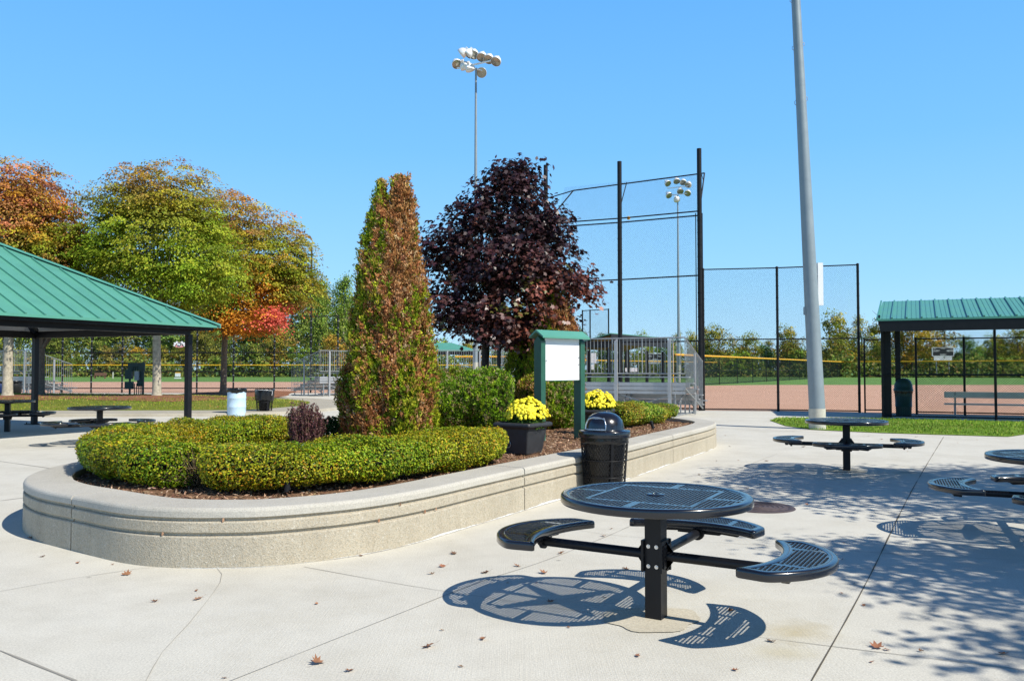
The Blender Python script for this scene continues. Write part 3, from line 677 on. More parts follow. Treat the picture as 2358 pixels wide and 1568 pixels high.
shrub('barberry_shrub', 'upright dark purple shrub standing inside the ring of hedge', 'shrub', at_d(705, 11.3), 11.3, .225, .66, 13000, [(.13, .055, .06), (.20, .10, .10), (.075, .03, .035), (.28, .17, .15)], [4, 3, 3, 1], .034, True, 3)
shrub('boxwood_shrub', 'small rounded dark green shrub in the conifer shade beside the purple shrub', 'shrub', at_d(764, 12.2), 12.2, .23, .40, 2600, [(.03, .06, .012), (.05, .09, .015), (.09, .13, .02)], [4, 3, 1], .045, False, 4, core=False)

# ------------------------------------------------------------------ trees
def limb_curve(a, b, sag=.15, n=5):
    a, b = np.array(a, float), np.array(b, float); out = []
    mid = (a + b) / 2; mid[2] += sag * np.linalg.norm(b - a) ; mid[:2] = a[:2] * .62 + b[:2] * .38
    for t in np.linspace(0, 1, n): out.append(tuple((1 - t) ** 2 * a + 2 * t * (1 - t) * mid + t * t * b))
    return out
def tree(name, label, cat, base, th, tr, crown, nsp, per, leaf, colfn, bark='bark', mat='leaf', flat=.28, spr=.55, seed=0, group=None, limbs=9, tmpl=QUAD, aspect=.55, droop=.15, shell=.5, fork=True):
    """base x,y,z; th trunk height; tr trunk radius; crown = list of (cx,cy,cz,rx,ry,rz) lobes relative to base"""
    bx, by, bz = base; root = thing(name, label, cat, (bx, by, bz), 0, group)
    W = np.array([c[3] * c[4] * c[5] for c in crown]) ** .8; W /= W.sum()
    ci = rng.choice(len(crown), nsp, p=W); cr = np.array(crown)[ci]
    o = unit(rng.normal(size=(nsp, 3))); rad = rng.random(nsp) ** shell
    o[:, 2] = np.where(o[:, 2] < -.55, o[:, 2] * .7, o[:, 2])
    Cn = cr[:, :3] + o * cr[:, 3:] * rad[:, None]
    Cn += o * (.10 * wob(Cn, 1.1, seed)[:, None] * cr[:, 3:])
    sizes = spr * rng.uniform(.55, 1.3, nsp) * (1.0 - .25 * rad)
    # leaves
    K = per; q = np.clip(rng.normal(0, .5, (nsp, K, 3)), -1.0, 1.0) * sizes[:, None, None]; q[:, :, 2] *= flat
    out = unit(o * [1, 1, .35]); q += out[:, None, :] * (rng.random((nsp, K, 1)) * .4 * sizes[:, None, None])
    rr = np.hypot(q[:, :, 0], q[:, :, 1]); q[:, :, 2] -= droop * rr ** 2 / np.maximum(sizes[:, None], .05)
    pos = (Cn[:, None, :] + q).reshape(-1, 3); n = len(pos)
    sc = colfn(Cn, rad, o) * (1 + np.clip(rng.normal(0, .20, (nsp, 1)), -.4, .5)); col = np.repeat(sc, K, 0) * (1 + rng.normal(0, .14, (n, 1))) * (1 + rng.normal(0, .05, (n, 3)))
    N = rng.normal(0, .42, (n, 3)); N[:, 2] += .8; N += np.repeat(out, K, 0) * .6
    U = np.repeat(out, K, 0) + rng.normal(0, .7, (n, 3)); U[:, 2] -= .5
    pos += np.array([bx, by, bz])
    leaves('crown', pos, N, rng.uniform(.7, 1.3, n) * leaf, rng.uniform(.8, 1.2, n) * leaf * aspect, np.clip(col, .003, 1), mat, root, U=U, tmpl=tmpl)
    tb = MB(); cz = np.average(np.array(crown)[:, 2], weights=W); lean = (rnd.uniform(-.06, .06), rnd.uniform(-.06, .06))
    tb.tube([(bx, by, bz - .15), (bx, by, bz + .0), (bx, by, bz + .18), (bx + lean[0] * .4, by, bz + th * .5), (bx + lean[0], by + lean[1], bz + th)], [tr * 1.75, tr * 1.5, tr * 1.08, tr * .96, tr * .92], 14, False)
    top = (bx + lean[0], by + lean[1], bz + th)
    tb.build('trunk', bark, root, True)
    lb = MB(); ends = rng.choice(nsp, min(nsp, limbs * 6), replace=False)
    prim = []
    for k in range(limbs):
        j = ends[k]; e = Cn[j] * np.array([.62, .62, .80]) + [bx, by, bz]; e[2] = max(e[2], bz + th + .4)
        cv = limb_curve((top[0], top[1], top[2] - .1), e, .10, 7); r0 = tr * .52 * rnd.uniform(.75, 1.1)
        lb.tube(cv, list(np.linspace(r0, r0 * .28, 7)), 7, False); prim.append((cv, r0))
    for k in range(limbs, len(ends)):
        e = Cn[ends[k]] + [bx, by, bz]; best = min(prim, key=lambda pc: min(np.linalg.norm(np.array(p) - e) for p in pc[0][2:]))
        p = best[0][rnd.choice([3, 4, 5])]; lb.tube(limb_curve(p, e, .06, 5), list(np.linspace(best[1] * .34, best[1] * .07, 5)), 5, False)
    lb.build('limbs', bark, root, True)
    return root
def mixcol(a, b, t): return np.array(a) * (1 - t) + np.array(b) * t
def zelk(Cn, rad, o, top=7.5, green=(.21, .31, .02), red_at=None, warm=0.0):
    n = len(Cn); g = np.where((rng.random(n) < .5)[:, None], np.array(green), np.array((.34, .40, .03)))
    g = g * (1 + .18 * wob(Cn, 1.3, 3)[:, None])
    rust = np.array((.50, .19, .085)); ora = np.array((.62, .27, .035)); red = np.array((.70, .13, .09))
    t = np.clip((Cn[:, 2] - top * .74) / (top * .28), 0, 1) ** .9 * (.35 + .65 * rng.random(n)) + .22 * np.clip(wob(Cn, .9, 5), 0, 1) + warm * rng.random(n) ** 2
    t = np.clip(t + .25 * np.clip((Cn[:, 0] - 2.2) / 2, 0, 1) * rng.random(n), 0, 1)[:, None]; warmc = np.where((rng.random(n) < .35)[:, None], ora * .85, rust); c = g * (1 - t) + warmc * t
    if red_at is not None:
        for (x, z, r, kind) in red_at:
            d = np.hypot(Cn[:, 0] - x, Cn[:, 2] - z) / r; m = (d + rng.normal(0, .22 if kind else .42, n)) < 1
            c[m] = (red if kind else ora) * (1 + .15 * rng.normal(size=(int(m.sum()), 1)))
    return c
# middle tree with the big rounded crown
d3 = T3[1]; s3 = d3 / F
def cz3(y): return H - .33 + (848 - y) * s3
def cx3(u, u0=361): return (u - u0) * s3
tree('shade_tree', 'broad green tree with rusty red top behind the pavilion roof', 'tree', T3, cz3(765), .17,
     [(cx3(372), 0, cz3(560), 165 * s3, 3.0, 150 * s3), (cx3(365), .2, cz3(450), 118 * s3, 2.4, 92 * s3), (cx3(250), -.2, cz3(560), 85 * s3, 1.9, 110 * s3), (cx3(455), -.1, cz3(620), 120 * s3, 2.3, 120 * s3), (cx3(310), 0, cz3(680), 135 * s3, 2.4, 70 * s3), (cx3(300), 0, cz3(470), 90 * s3, 1.8, 70 * s3)],
     1450, 62, .125, lambda C, r, o: zelk(C, r, o, cz3(372)), bark='bark_pale', seed=2, spr=.74, flat=.2, droop=.38, aspect=.5, limbs=12, shell=.32)
d4 = T4[1]; s4 = d4 / F
def cz4(y): return H - .30 + (848 - y) * s4
def cx4(u): return (u - 514) * s4
tree('shade_tree', 'tree turning orange and red, its trunk behind the pale blue barrel', 'tree', T4, cz4(772), .15,
     [(cx4(590), 0, cz4(590), 128 * s4, 2.9, 118 * s4), (cx4(500), .3, cz4(510), 95 * s4, 2.4, 80 * s4), (cx4(640), 0, cz4(660), 82 * s4, 2.0, 80 * s4), (cx4(520), -.4, cz4(710), 95 * s4, 2.2, 58 * s4), (cx4(580), -.6, cz4(745), 70 * s4, 1.8, 35 * s4), (cx4(648), -2.2, cz4(738), 34 * s4, .7, 22 * s4), (cx4(648), -2.4, cz4(738), 30 * s4, .6, 20 * s4), (cx4(690), .2, cz4(640), 40 * s4, 1.2, 60 * s4)],
     1250, 60, .14, lambda C, r, o: zelk(C, r, o, cz4(445), red_at=[(cx4(648), cz4(738), 33 * s4, 1), (cx4(600), cz4(690), 50 * s4, 0), (cx4(555), cz4(750), 46 * s4, 0), (cx4(430), cz4(775), 35 * s4, 0), (cx4(590), cz4(765), 35 * s4, 0)], warm=.55), seed=3, spr=.78, flat=.2, droop=.38, aspect=.5, limbs=10, shell=.32)
d1 = T1[1]; s1 = d1 / F
def cz1(y): return H - .34 + (848 - y) * s1
def cx1(u): return (u - 17) * s1
tree('shade_tree', 'orange topped tree with pale trunk cut by the left edge', 'tree', T1, cz1(770), .19,
     [(cx1(20), 0, cz1(560), 150 * s1, 3.2, 160 * s1), (cx1(30), 0, cz1(440), 105 * s1, 2.4, 85 * s1), (cx1(110), 0, cz1(600), 85 * s1, 2.2, 105 * s1), (cx1(-70), 0, cz1(560), 110 * s1, 2.6, 130 * s1), (cx1(100), 0, cz1(520), 70 * s1, 2, 70 * s1)],
     1450, 62, .125, lambda C, r, o: zelk(C, r, o, cz1(470), warm=.85), bark='bark_pale', seed=4, spr=.74, flat=.2, droop=.38, aspect=.5, limbs=12, shell=.32)
T2 = (at_d(95, 37), 37.0, .33); s2 = 37 / F
tree('shade_tree', 'dark trunked green tree standing behind the pavilion post', 'tree', T2, 1.15 + (848 - 800) * s2, .16,
     [(0, 0, 1.2 + (848 - 690) * s2, 120 * s2, 2.6, 80 * s2), (1.4, 0, 1.2 + (848 - 640) * s2, 80 * s2, 2.2, 90 * s2)], 620, 40, .14, lambda C, r, o: zelk(C, r, o, 9, green=(.20, .28, .025)), seed=5, spr=.7, limbs=9, shell=.45)
# dark red maple in the planter
dm = 16.9; sm = dm / F; mb_ = (at_d(1113, dm), dm, MZ)
def mz(y): return H - MZ + (848 - y) * sm
def mx(u): return (u - 1113) * sm
def maplecol(C, r, o):
    n = len(C); base = np.array((.043, .018, .022)); c = np.tile(base, (n, 1)) * (1 + .3 * rng.normal(size=(n, 1)))
    t = np.clip((mz(560) - C[:, 2]) / 1.3, 0, 1) * (.3 + .7 * np.clip(C[:, 0] / 1.0, 0, 1)) * rng.random(n)
    c = c * (1 - t[:, None]) + np.array((.26, .075, .04)) * t[:, None]
    k = rng.random(n) < .05; c[k] = np.array((.10, .035, .025)); k = (rng.random(n) < .10) & (C[:, 2] < mz(600)); c[k] = np.array((.12, .11, .025))
    return np.clip(c, .004, 1)
tree('maple_tree', 'small dark purple-red maple growing in the planter behind the notice board', 'tree', mb_, mz(775), .085,
     [(mx(1150), 0, mz(600), 150 * sm, 1.25, 130 * sm), (mx(1195), 0, mz(470), 85 * sm, .85, 90 * sm), (mx(1215), 0, mz(395), 40 * sm, .4, 58 * sm), (mx(1060), 0, mz(560), 88 * sm, .9, 90 * sm), (mx(1250), 0, mz(620), 118 * sm, 1.0, 95 * sm), (mx(1140), 0, mz(720), 150 * sm, 1.2, 65 * sm), (mx(1290), 0, mz(660), 80 * sm, .7, 60 * sm), (mx(1040), 0, mz(690), 70 * sm, .8, 90 * sm), (mx(1165), -.2, mz(762), 100 * sm, .9, 42 * sm), (mx(1230), 0, mz(740), 110 * sm, .9, 60 * sm), (mx(1010), 0, mz(600), 48 * sm, .4, 60 * sm), (mx(1180), 0, mz(400), 60 * sm, .5, 50 * sm), (mx(1345), 0, mz(640), 42 * sm, .3, 40 * sm), (mx(1105), 0, mz(475), 62 * sm, .6, 55 * sm), (mx(1250), 0, mz(515), 75 * sm, .7, 75 * sm), (mx(1160), 0, mz(430), 60 * sm, .5, 60 * sm)],
     1500, 14, .095, maplecol, bark='bark_dark', mat='leaf_dark', seed=6, spr=.26, limbs=12, tmpl=MAPLE, aspect=1.0, flat=.7, droop=.5, shell=.5)
# trees outside the right edge that shade the plaza
def shadecol(C, r, o): return np.tile(np.array((.12, .17, .03)), (len(C), 1)) * (1 + .2 * rng.normal(size=(len(C), 1)))
def lobes(L3, bx, by): return [(sx + .81 * h - bx, sy - .58 * h - by, h, r, r, r * .62) for (sx, sy, h, r) in L3]
for (x, y, lab, cr, ns) in [(9.9, 7.0, 'leafy tree beyond the right edge whose shade falls round the middle table', [(4.1, 11.7, 4.8, 1.2), (5.4, 11.6, 5.1, 1.7), (7.2, 11.2, 5.4, 2.0), (4.2, 10.3, 4.5, 1.5), (5.9, 9.9, 5.2, 1.6), (7.4, 9.2, 5.8, 1.6), (3.4, 10.9, 4.4, .7)], 520),
                       (8.0, 2.2, 'leafy tree beyond the right edge whose shade reaches the lower right corner', [(3.0, 6.9, 4.0, .75), (4.1, 6.5, 4.5, 1.1), (5.3, 6.3, 4.9, 1.2), (3.6, 5.6, 4.3, .9), (4.8, 5.2, 4.9, 1.3), (3.1, 4.5, 4.0, .6), (3.9, 4.2, 4.6, 1.2)], 360)]:
    tree('shade_tree', lab, 'tree', (x, y, 0), 2.6, .14, lobes(cr, x, y), ns, 36, .14, shadecol, seed=int(x), spr=.62, limbs=9, shell=.45)

# far trees: prototypes, then copies
def far_proto(name, label, h, w, n, cols, wts, conf, seed, trunk='bark', leaf=.5):
    root = thing(name, label, 'tree', (0, 500 + seed * 30, 0))
    k = n // 26; o = unit(rng.normal(size=(k, 3))); lob = np.array(conf)
    ci = rng.choice(len(lob), k); c = lob[ci]; Cn = c[:, :3] + o * c[:, 3:4] * np.array([1, 1, .85]) * (rng.random((k, 1)) ** .4)
    Cn[:, :2] *= w; Cn[:, 2] *= h; Cn[:, 2] = np.maximum(Cn[:, 2], .06 * h)
    q = rng.normal(0, .5, (k, 26, 3)) * (.085 * h) * rng.uniform(.6, 1.3, (k, 1, 1)); q[:, :, 2] *= .6
    pos = (Cn[:, None] + q).reshape(-1, 3); pos[:, 2] = np.maximum(pos[:, 2], .1); m = len(pos)
    cc = np.repeat(pick(cols, wts, k, .2), 26, 0) * (1 + rng.normal(0, .15, (m, 1)))
    N = rng.normal(0, .6, (m, 3)); N[:, 2] += .8; N += np.repeat(o, 26, 0) * .5
    leaves('crown', pos, N, rng.uniform(.6, 1.3, m) * leaf, rng.uniform(.6, 1.2, m) * leaf * .6, np.clip(cc, .004, 1), 'leaf', root, world=False)
    tb = MB(); tb.tube([(0, 0, -.2), (0, 0, h * .35), (.02 * h, 0, h * .75)], [h * .022, h * .016, h * .006], 8, False)
    for k in range(9):
        a = rnd.uniform(0, 6.28); z = rnd.uniform(.25, .6) * h; tb.tube(limb_curve((0, 0, z), (math.cos(a) * w * .3, math.sin(a) * w * .3, z + rnd.uniform(.12, .3) * h), .1, 4), [h * .008, h * .006, h * .004, h * .002], 5, False)
    tb.build('trunk', trunk, root)
    return root
GC = [(.21, .29, .05), (.14, .21, .04), (.30, .36, .07), (.08, .12, .03)]
YC = [(.36, .36, .045), (.24, .28, .04), (.48, .40, .06), (.12, .16, .03), (.40, .26, .06)]
CF = {'round': [(0, 0, .58, .36), (.18, 0, .48, .28), (-.18, .05, .5, .28), (0, .1, .78, .20), (.1, -.15, .38, .26), (-.1, -.1, .3, .24)],
      'tall': [(0, 0, .5, .24), (.08, 0, .72, .18), (-.08, 0, .8, .14), (0, 0, .32, .28), (.05, 0, .9, .09), (-.12, 0, .55, .2)],
      'bush': [(0, 0, .45, .42), (.3, 0, .35, .32), (-.3, 0, .38, .32), (0, 0, .2, .4), (.15, 0, .65, .25)],
      'open': [(0, 0, .7, .25), (.22, 0, .55, .18), (-.22, 0, .6, .18), (.1, 0, .85, .12), (-.1, 0, .4, .16), (.05, 0, .25, .2)]}
protos = {}
for kname, conf, cols, h, w, n, leaf, trk in [('green', 'round', GC, 14, 12, 5600, .5, 'bark'), ('tall', 'tall', GC, 18, 12, 5600, .5, 'bark_pale'), ('yellow', 'round', YC, 10, 10, 4400, .38, 'bark'), ('open', 'open', YC, 11, 9, 2600, .36, 'bark'), ('bush', 'bush', GC, 6, 8, 3600, .36, 'bark')]:
    protos[kname] = (far_proto('background_tree', 'x', h, w, n, cols, [4, 4, 2, 2] if cols is GC else [4, 4, 2, 2, 1.2], CF[conf], len(protos), trk, leaf), h, w)
far = []
# u centre, top y, width px, distance, proto, tint
for i, u in enumerate(range(-80, 830, 44)):
    far.append((u + rnd.uniform(-12, 12), 640 + rnd.uniform(-12, 55), rnd.uniform(95, 135), 168 + rnd.uniform(-6, 22), rnd.choice(['green', 'tall', 'green']), (rnd.uniform(.8, 1.25), rnd.uniform(.9, 1.15), rnd.uniform(.8, 1.1))))
for i, u in enumerate(range(-90, 900, 50)):
    far.append((u + rnd.uniform(-15, 15), 775 + rnd.uniform(-35, 30), rnd.uniform(70, 115), 154 + rnd.uniform(-3, 4), rnd.choice(['yellow', 'bush', 'bush', 'green']), (rnd.uniform(.85, 1.5), rnd.uniform(.85, 1.2), rnd.uniform(.7, 1.1))))
far += [(735, 655, 80, 160, 'tall', (1.2, 1.2, 1)), (790, 628, 85, 165, 'tall', (1.25, 1.25, 1)), (835, 650, 90, 170, 'green', (1, 1.1, 1)), (880, 700, 90, 170, 'green', (1, 1, 1))]
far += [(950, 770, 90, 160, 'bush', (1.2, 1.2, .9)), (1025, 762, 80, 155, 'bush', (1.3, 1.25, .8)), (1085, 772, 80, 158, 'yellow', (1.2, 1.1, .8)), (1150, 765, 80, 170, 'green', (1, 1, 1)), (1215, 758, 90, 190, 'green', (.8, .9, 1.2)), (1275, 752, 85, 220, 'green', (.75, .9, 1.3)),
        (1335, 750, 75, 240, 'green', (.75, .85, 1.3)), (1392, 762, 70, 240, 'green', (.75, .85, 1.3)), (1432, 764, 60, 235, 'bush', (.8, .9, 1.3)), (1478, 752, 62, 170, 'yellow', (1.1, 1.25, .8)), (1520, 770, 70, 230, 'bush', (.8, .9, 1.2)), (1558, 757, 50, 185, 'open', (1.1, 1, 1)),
        (1600, 752, 60, 165, 'yellow', (1, 1, 1)), (1655, 735, 92, 158, 'yellow', (.95, .95, .9)), (1622, 742, 50, 172, 'open', (1.1, 1, 1)), (1720, 755, 85, 160, 'yellow', (1.05, 1.1, .9)), (1705, 800, 70, 152, 'bush', (1.4, 1.5, .6)), (1765, 775, 60, 165, 'open', (1, 1, 1)), (1822, 738, 92, 158, 'yellow', (.95, .9, .9)),
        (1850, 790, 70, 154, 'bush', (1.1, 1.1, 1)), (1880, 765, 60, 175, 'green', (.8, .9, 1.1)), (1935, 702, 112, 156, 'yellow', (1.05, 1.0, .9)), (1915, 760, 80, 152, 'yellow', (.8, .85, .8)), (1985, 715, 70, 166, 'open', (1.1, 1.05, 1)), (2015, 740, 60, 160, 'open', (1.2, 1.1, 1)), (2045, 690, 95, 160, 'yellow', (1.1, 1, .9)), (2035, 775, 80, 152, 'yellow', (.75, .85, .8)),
        (2100, 700, 100, 158, 'yellow', (1.3, 1.0, .7)), (2140, 745, 90, 152, 'yellow', (1.35, 1.05, .7)), (2175, 720, 90, 166, 'open', (1.1, 1, 1)), (2235, 768, 66, 150, 'green', (.7, 1.0, .8)), (2200, 800, 60, 152, 'bush', (1, 1, 1)), (2285, 792, 80, 190, 'bush', (.8, .9, 1.3)), (2300, 760, 90, 158, 'yellow', (1.0, 1.1, .9)), (2345, 735, 95, 152, 'yellow', (1.15, 1.05, .8)), (2400, 720, 110, 156, 'yellow', (1.1, 1, .8)), (2330, 810, 90, 148, 'bush', (1.2, 1.2, .9)), (2460, 740, 120, 156, 'green', (1, 1, 1))]
for i, u in enumerate(range(1545, 2440, 34)):
    far.append((u + rnd.uniform(-12, 12), 790 + rnd.uniform(-16, 14), rnd.uniform(62, 90), 164 + rnd.uniform(-3, 8), rnd.choice(['bush', 'yellow', 'bush', 'green']), (rnd.uniform(.8, 1.3), rnd.uniform(.85, 1.2), rnd.uniform(.8, 1.1))))
hues = lambda t: 'yellow-green' if t[0] > 1.1 else ('dark green' if t[0] < .85 else 'green')
desc = {'green': 'full {} tree', 'tall': 'tall {} tree with pale trunk', 'yellow': 'rounded {} autumn tree', 'open': 'thin open {} tree', 'bush': 'low {} bushy tree'}
used = set()
where = ['in the woods behind the left ball field', 'in the tree line behind the right ball field', 'on the far skyline behind the bleachers']
for (u, yt, wpx, dd, kd, tnt) in far:
    root, h, w = protos[kd]
    o = root if kd not in used else copy_tree(root); used.add(kd)
    hh = (H + (848 - yt) * dd / F); ww = wpx * dd / F
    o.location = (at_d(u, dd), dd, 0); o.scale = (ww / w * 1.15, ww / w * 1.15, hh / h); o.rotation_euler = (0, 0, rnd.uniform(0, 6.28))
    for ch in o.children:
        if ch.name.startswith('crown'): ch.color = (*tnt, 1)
    wh = where[0] if u < 920 else (where[1] if u > 1590 else where[2])
    tag(o, desc[kd].format(hues(tnt)) + ' ' + wh, 'tree', ('trees ' + wh + ', ' + desc[kd].format(hues(tnt))))
# undergrowth strip at their feet
n = 26000; X = rng.uniform(-115, 105, n); Y = 151 + rng.uniform(-2, 3, n) + np.where(X > 50, -3 - (X - 50) * .28, 0)
Z = rng.random(n) ** 1.3 * (2.6 + 1.2 * np.sin(X * .35) + .8 * np.sin(X * .9))
tag(leaves('undergrowth', np.stack([X, Y + Z * .3, np.abs(Z)], 1), rng.normal(0, .7, (n, 3)) + [0, -.4, .6], rng.uniform(.35, .8, n), rng.uniform(.3, .5, n), pick([(.17, .24, .04), (.25, .29, .05), (.10, .15, .03), (.30, .24, .07)], [4, 3, 3, 1.5], n, .2), 'leaf', world=False), kind='stuff')

# grass blades on the strip and the lawn
def blades(name, poly, hfn, n, size, cols, w):
    x0, y0 = poly.min(0); x1, y1 = poly.max(0); X = rng.uniform(x0, x1, n * 3); Y = rng.uniform(y0, y1, n * 3); k = inside(poly, X, Y); X, Y = X[k][:n], Y[k][:n]; m = len(X)
    N = rng.normal(0, 1, (m, 3)); N[:, 2] *= .3; U = np.stack([rng.normal(0, .4, m), rng.normal(0, .4, m), np.ones(m)], 1); hs = rng.uniform(.5, 1.3, m) * size
    p = np.stack([X, Y, hfn(X, Y) + hs * .4], 1); c = pick(cols, w, m, .2) * 1.35 * (1 + .3 * wob(p, .8, 7)[:, None])
    tag(leaves(name, p, N, hs, hs * .38, np.clip(c, .004, 1), 'leaf', U=U, world=False), kind='stuff')
blades('grass', np.array([p for p in gs]), lambda X, Y: .012 + 0 * X, 60000, .05, [(.13, .22, .02), (.20, .28, .03), (.08, .14, .012), (.32, .30, .08)], [5, 4, 3, 1])
fr = np.array([p for p in isl if p[0] > -24])
blades('grass', isl + normals2(isl) * .12, mound_h, 60000, .055, [(.17, .22, .02), (.25, .27, .035), (.10, .14, .015), (.36, .28, .08), (.45, .22, .08)], [5, 4, 2, 1.6, .5])

# ------------------------------------------------------------------ picnic tables
def seat_outline():
    def arc(x0, sag, hc, flip):
        r = (hc * hc + sag * sag) / (2 * sag); a = math.asin(hc / r); return r, a
    ri, ai = arc(0, .14, .44, 1); ro, ao = arc(0, .27, .47, 1)
    pts = []
    for t in np.linspace(-ao, ao, 26): pts.append((1.015 - ro + ro * math.cos(t), ro * math.sin(t)))
    for t in np.linspace(ai, -ai, 20): pts.append((.70 - ri + ri * math.cos(t), ri * math.sin(t)))
    P = np.array(pts)
    # round the corners
    P = resample(P, .012)
    for _ in range(7): P = (np.roll(P, 1, 0) + P * 2 + np.roll(P, -1, 0)) / 4
    P = resample(P, .02)
    if area2(P) < 0: P = P[::-1]
    return P
def dist_in(P, X, Y):
    d = np.full(X.shape, 1e9)
    for i in range(len(P)):
        a, b = P[i], P[(i + 1) % len(P)]; ab = b - a; t = np.clip(((X - a[0]) * ab[0] + (Y - a[1]) * ab[1]) / (ab @ ab), 0, 1)
        d = np.minimum(d, np.hypot(X - a[0] - t * ab[0], Y - a[1] - t * ab[1]))
    return np.where(inside(P, X, Y), d, -d)
WALL = set()
def perforated(P, z, px, py, r, margin, solid_fn, edge):
    """sheet with real holes; rows run along local y"""
    x0, y0 = P.min(0); x1, y1 = P.max(0); V = []; Fc = []
    cols = int((x1 - x0) / px) + 2; rows = int((y1 - y0) / py) + 3
    gx = x0 + np.arange(cols) * px; CXs, CYs = [], []
    for i, x in enumerate(gx):
        for j in range(rows): CXs.append(x); CYs.append(y0 + (j + (.5 if i % 2 else 0)) * py - py * .5)
    Xc, Yc = np.array(CXs), np.array(CYs); dd = dist_in(P, Xc, Yc); ok = dd > edge; Xc, Yc, dd = Xc[ok], Yc[ok], dd[ok]
    hole = (dd > margin) & ~solid_fn(Xc, Yc)
    WALL.clear()
    out8 = np.array([(1, 0), (1, 1), (0, 1), (-1, 1), (-1, 0), (-1, -1), (0, -1), (1, -1)], float) * [px / 2, py / 2]
    an = np.arange(8) * math.pi / 4; in8 = np.stack([np.cos(an) * r[0], np.sin(an) * r[1]], 1)
    for x, y, hl in zip(Xc, Yc, hole):
        b = len(V)
        if hl:
            V += [(x + a, y + c, z) for a, c in out8] + [(x + a, y + c, z) for a, c in in8] + [(x + a, y + c, z - .0042) for a, c in in8]
            for k in range(8):
                k2 = (k + 1) % 8; Fc.append((b + k, b + k2, b + 8 + k2, b + 8 + k)); Fc.append((b + 8 + k, b + 8 + k2, b + 16 + k2, b + 16 + k)); WALL.add(len(Fc) - 1)
        else:
            V += [(x - px / 2, y - py / 2, z), (x + px / 2, y - py / 2, z), (x + px / 2, y + py / 2, z), (x - px / 2, y + py / 2, z)]; Fc.append((b, b + 1, b + 2, b + 3))
    return V, Fc
RIM = [(.052, .0015), (.046, .0035), (.014, .0035), (.006, .001), (.0015, -.005), (0, -.014), (0, -.042), (.004, -.048), (.012, -.050), (.016, -.046), (.016, -.006)]
SO = seat_outline(); TC = np.array([(.585 * math.cos(a), .585 * math.sin(a)) for a in np.linspace(0, 2 * math.pi, 96, endpoint=False)])
def rot2(x, y, a): return x * math.cos(a) - y * math.sin(a), x * math.sin(a) + y * math.cos(a)
def top_solid(X, Y):
    x, y = X, Y; s = .325
    sq = (np.maximum(np.abs(x), np.abs(y)) > s - .017) & (np.maximum(np.abs(x), np.abs(y)) < s + .017)
    cr = ((np.abs(x) < .02) & (np.abs(y) > s)) | ((np.abs(y) < .02) & (np.abs(x) > s))
    return sq | cr | (np.hypot(x, y) < .055)
def seat_solid(X, Y): return (np.abs(np.abs(Y) - .225) < .018)
def mesh_vf(name, V, Fc): return raw_mesh(name, V, [i for f in Fc for i in f], [len(f) for f in Fc])
def paint_walls(me):
    me.materials.append(M['black_coated']); me.materials.append(M['hole_wall'])
    me.polygons.foreach_set('material_index', [1 if k in WALL else 0 for k in range(len(me.polygons))])
m, nt, bs = newmat('hole_wall'); bs.inputs['Base Color'].default_value = (.006, .007, .010, 1); bs.inputs['Roughness'].default_value = .6; bs.inputs['Specular IOR Level'].default_value = .2
tv, tf = perforated(TC, 0, .0240, .0185, (.0082, .0086), .062, top_solid, .03); ME_TOP = mesh_vf('tabletop_sheet', tv, tf); paint_walls(ME_TOP)
sv, sf = perforated(SO, 0, .0235, .0180, (.0080, .0083), .055, seat_solid, .028); ME_SEAT = mesh_vf('seat_sheet', sv, sf); paint_walls(ME_SEAT)
mb = MB(); mb.sweep(TC, RIM, True, smooth=True); mb.lathe([(.022, -.004), (.022, .003), (.026, .006), (.05, .006), (.056, .002)], (0, 0, 0), 24); rimo = mb.build('tmp', 'black_coated'); ME_TRIM = rimo.data; bpy.data.objects.remove(rimo)
mb = MB(); mb.sweep(SO, RIM, True, smooth=True); rimo = mb.build('tmp', 'black_coated'); ME_SRIM = rimo.data; bpy.data.objects.remove(rimo)
mb = MB()
for k in range(4):      # tapered brackets below the top
    a = k * math.pi / 2 + math.pi / 4; c, s = math.cos(a), math.sin(a)
    p = lambda r, w, z: [(r * c - w * s, r * s + w * c, z), (r * c + w * s, r * s - w * c, z)]
    V = p(.05, .055, -.012) + p(.44, .018, -.012) + p(.05, .055, -.085) + p(.44, .018, -.03)
    mb.add(V, [(0, 1, 3, 2), (4, 6, 7, 5), (0, 2, 6, 4), (1, 5, 7, 3), (2, 3, 7, 6), (0, 4, 5, 1)])
rimo = mb.build('tmp', 'black_paint'); ME_BR = rimo.data; bpy.data.objects.remove(rimo)
ARMZ = .385; SEATZ = .465
mb = MB()               # one arm with its flange and seat carrier, pointing along +x
mb.tube([(.065, 0, ARMZ), (.82, 0, ARMZ)], .030, 16); mb.box((.060, 0, ARMZ), (.016, .15, .19)); mb.box((.070, 0, ARMZ), (.012, .11, .14))
for (y) in (-.05, .05):
    mb.add([(.066, y * 0 - .004, ARMZ + .03), (.066, .004, ARMZ + .03), (.115, .004, ARMZ + .028), (.115, -.004, ARMZ + .028), (.066, -.004, ARMZ + .092), (.066, .004, ARMZ + .092)], [(0, 1, 2, 3), (0, 4, 5, 1), (3, 2, 5, 4), (0, 3, 4), (1, 5, 2)])
    mb.add([(.066, -.004, ARMZ - .03), (.066, .004, ARMZ - .03), (.115, .004, ARMZ - .028), (.115, -.004, ARMZ - .028), (.066, -.004, ARMZ - .092), (.066, .004, ARMZ - .092)], [(0, 3, 2, 1), (0, 1, 5, 4), (3, 4, 5, 2), (0, 4, 3), (1, 2, 5)])
mb.tube([(.775, 0, ARMZ), (.80, 0, ARMZ)], .048, 16)
mb.box((.835, 0, ARMZ + .018), (.06, .30, .05)); mb.bar((.84, -.31, SEATZ - .055), (.84, .31, SEATZ - .055), .05, .028)
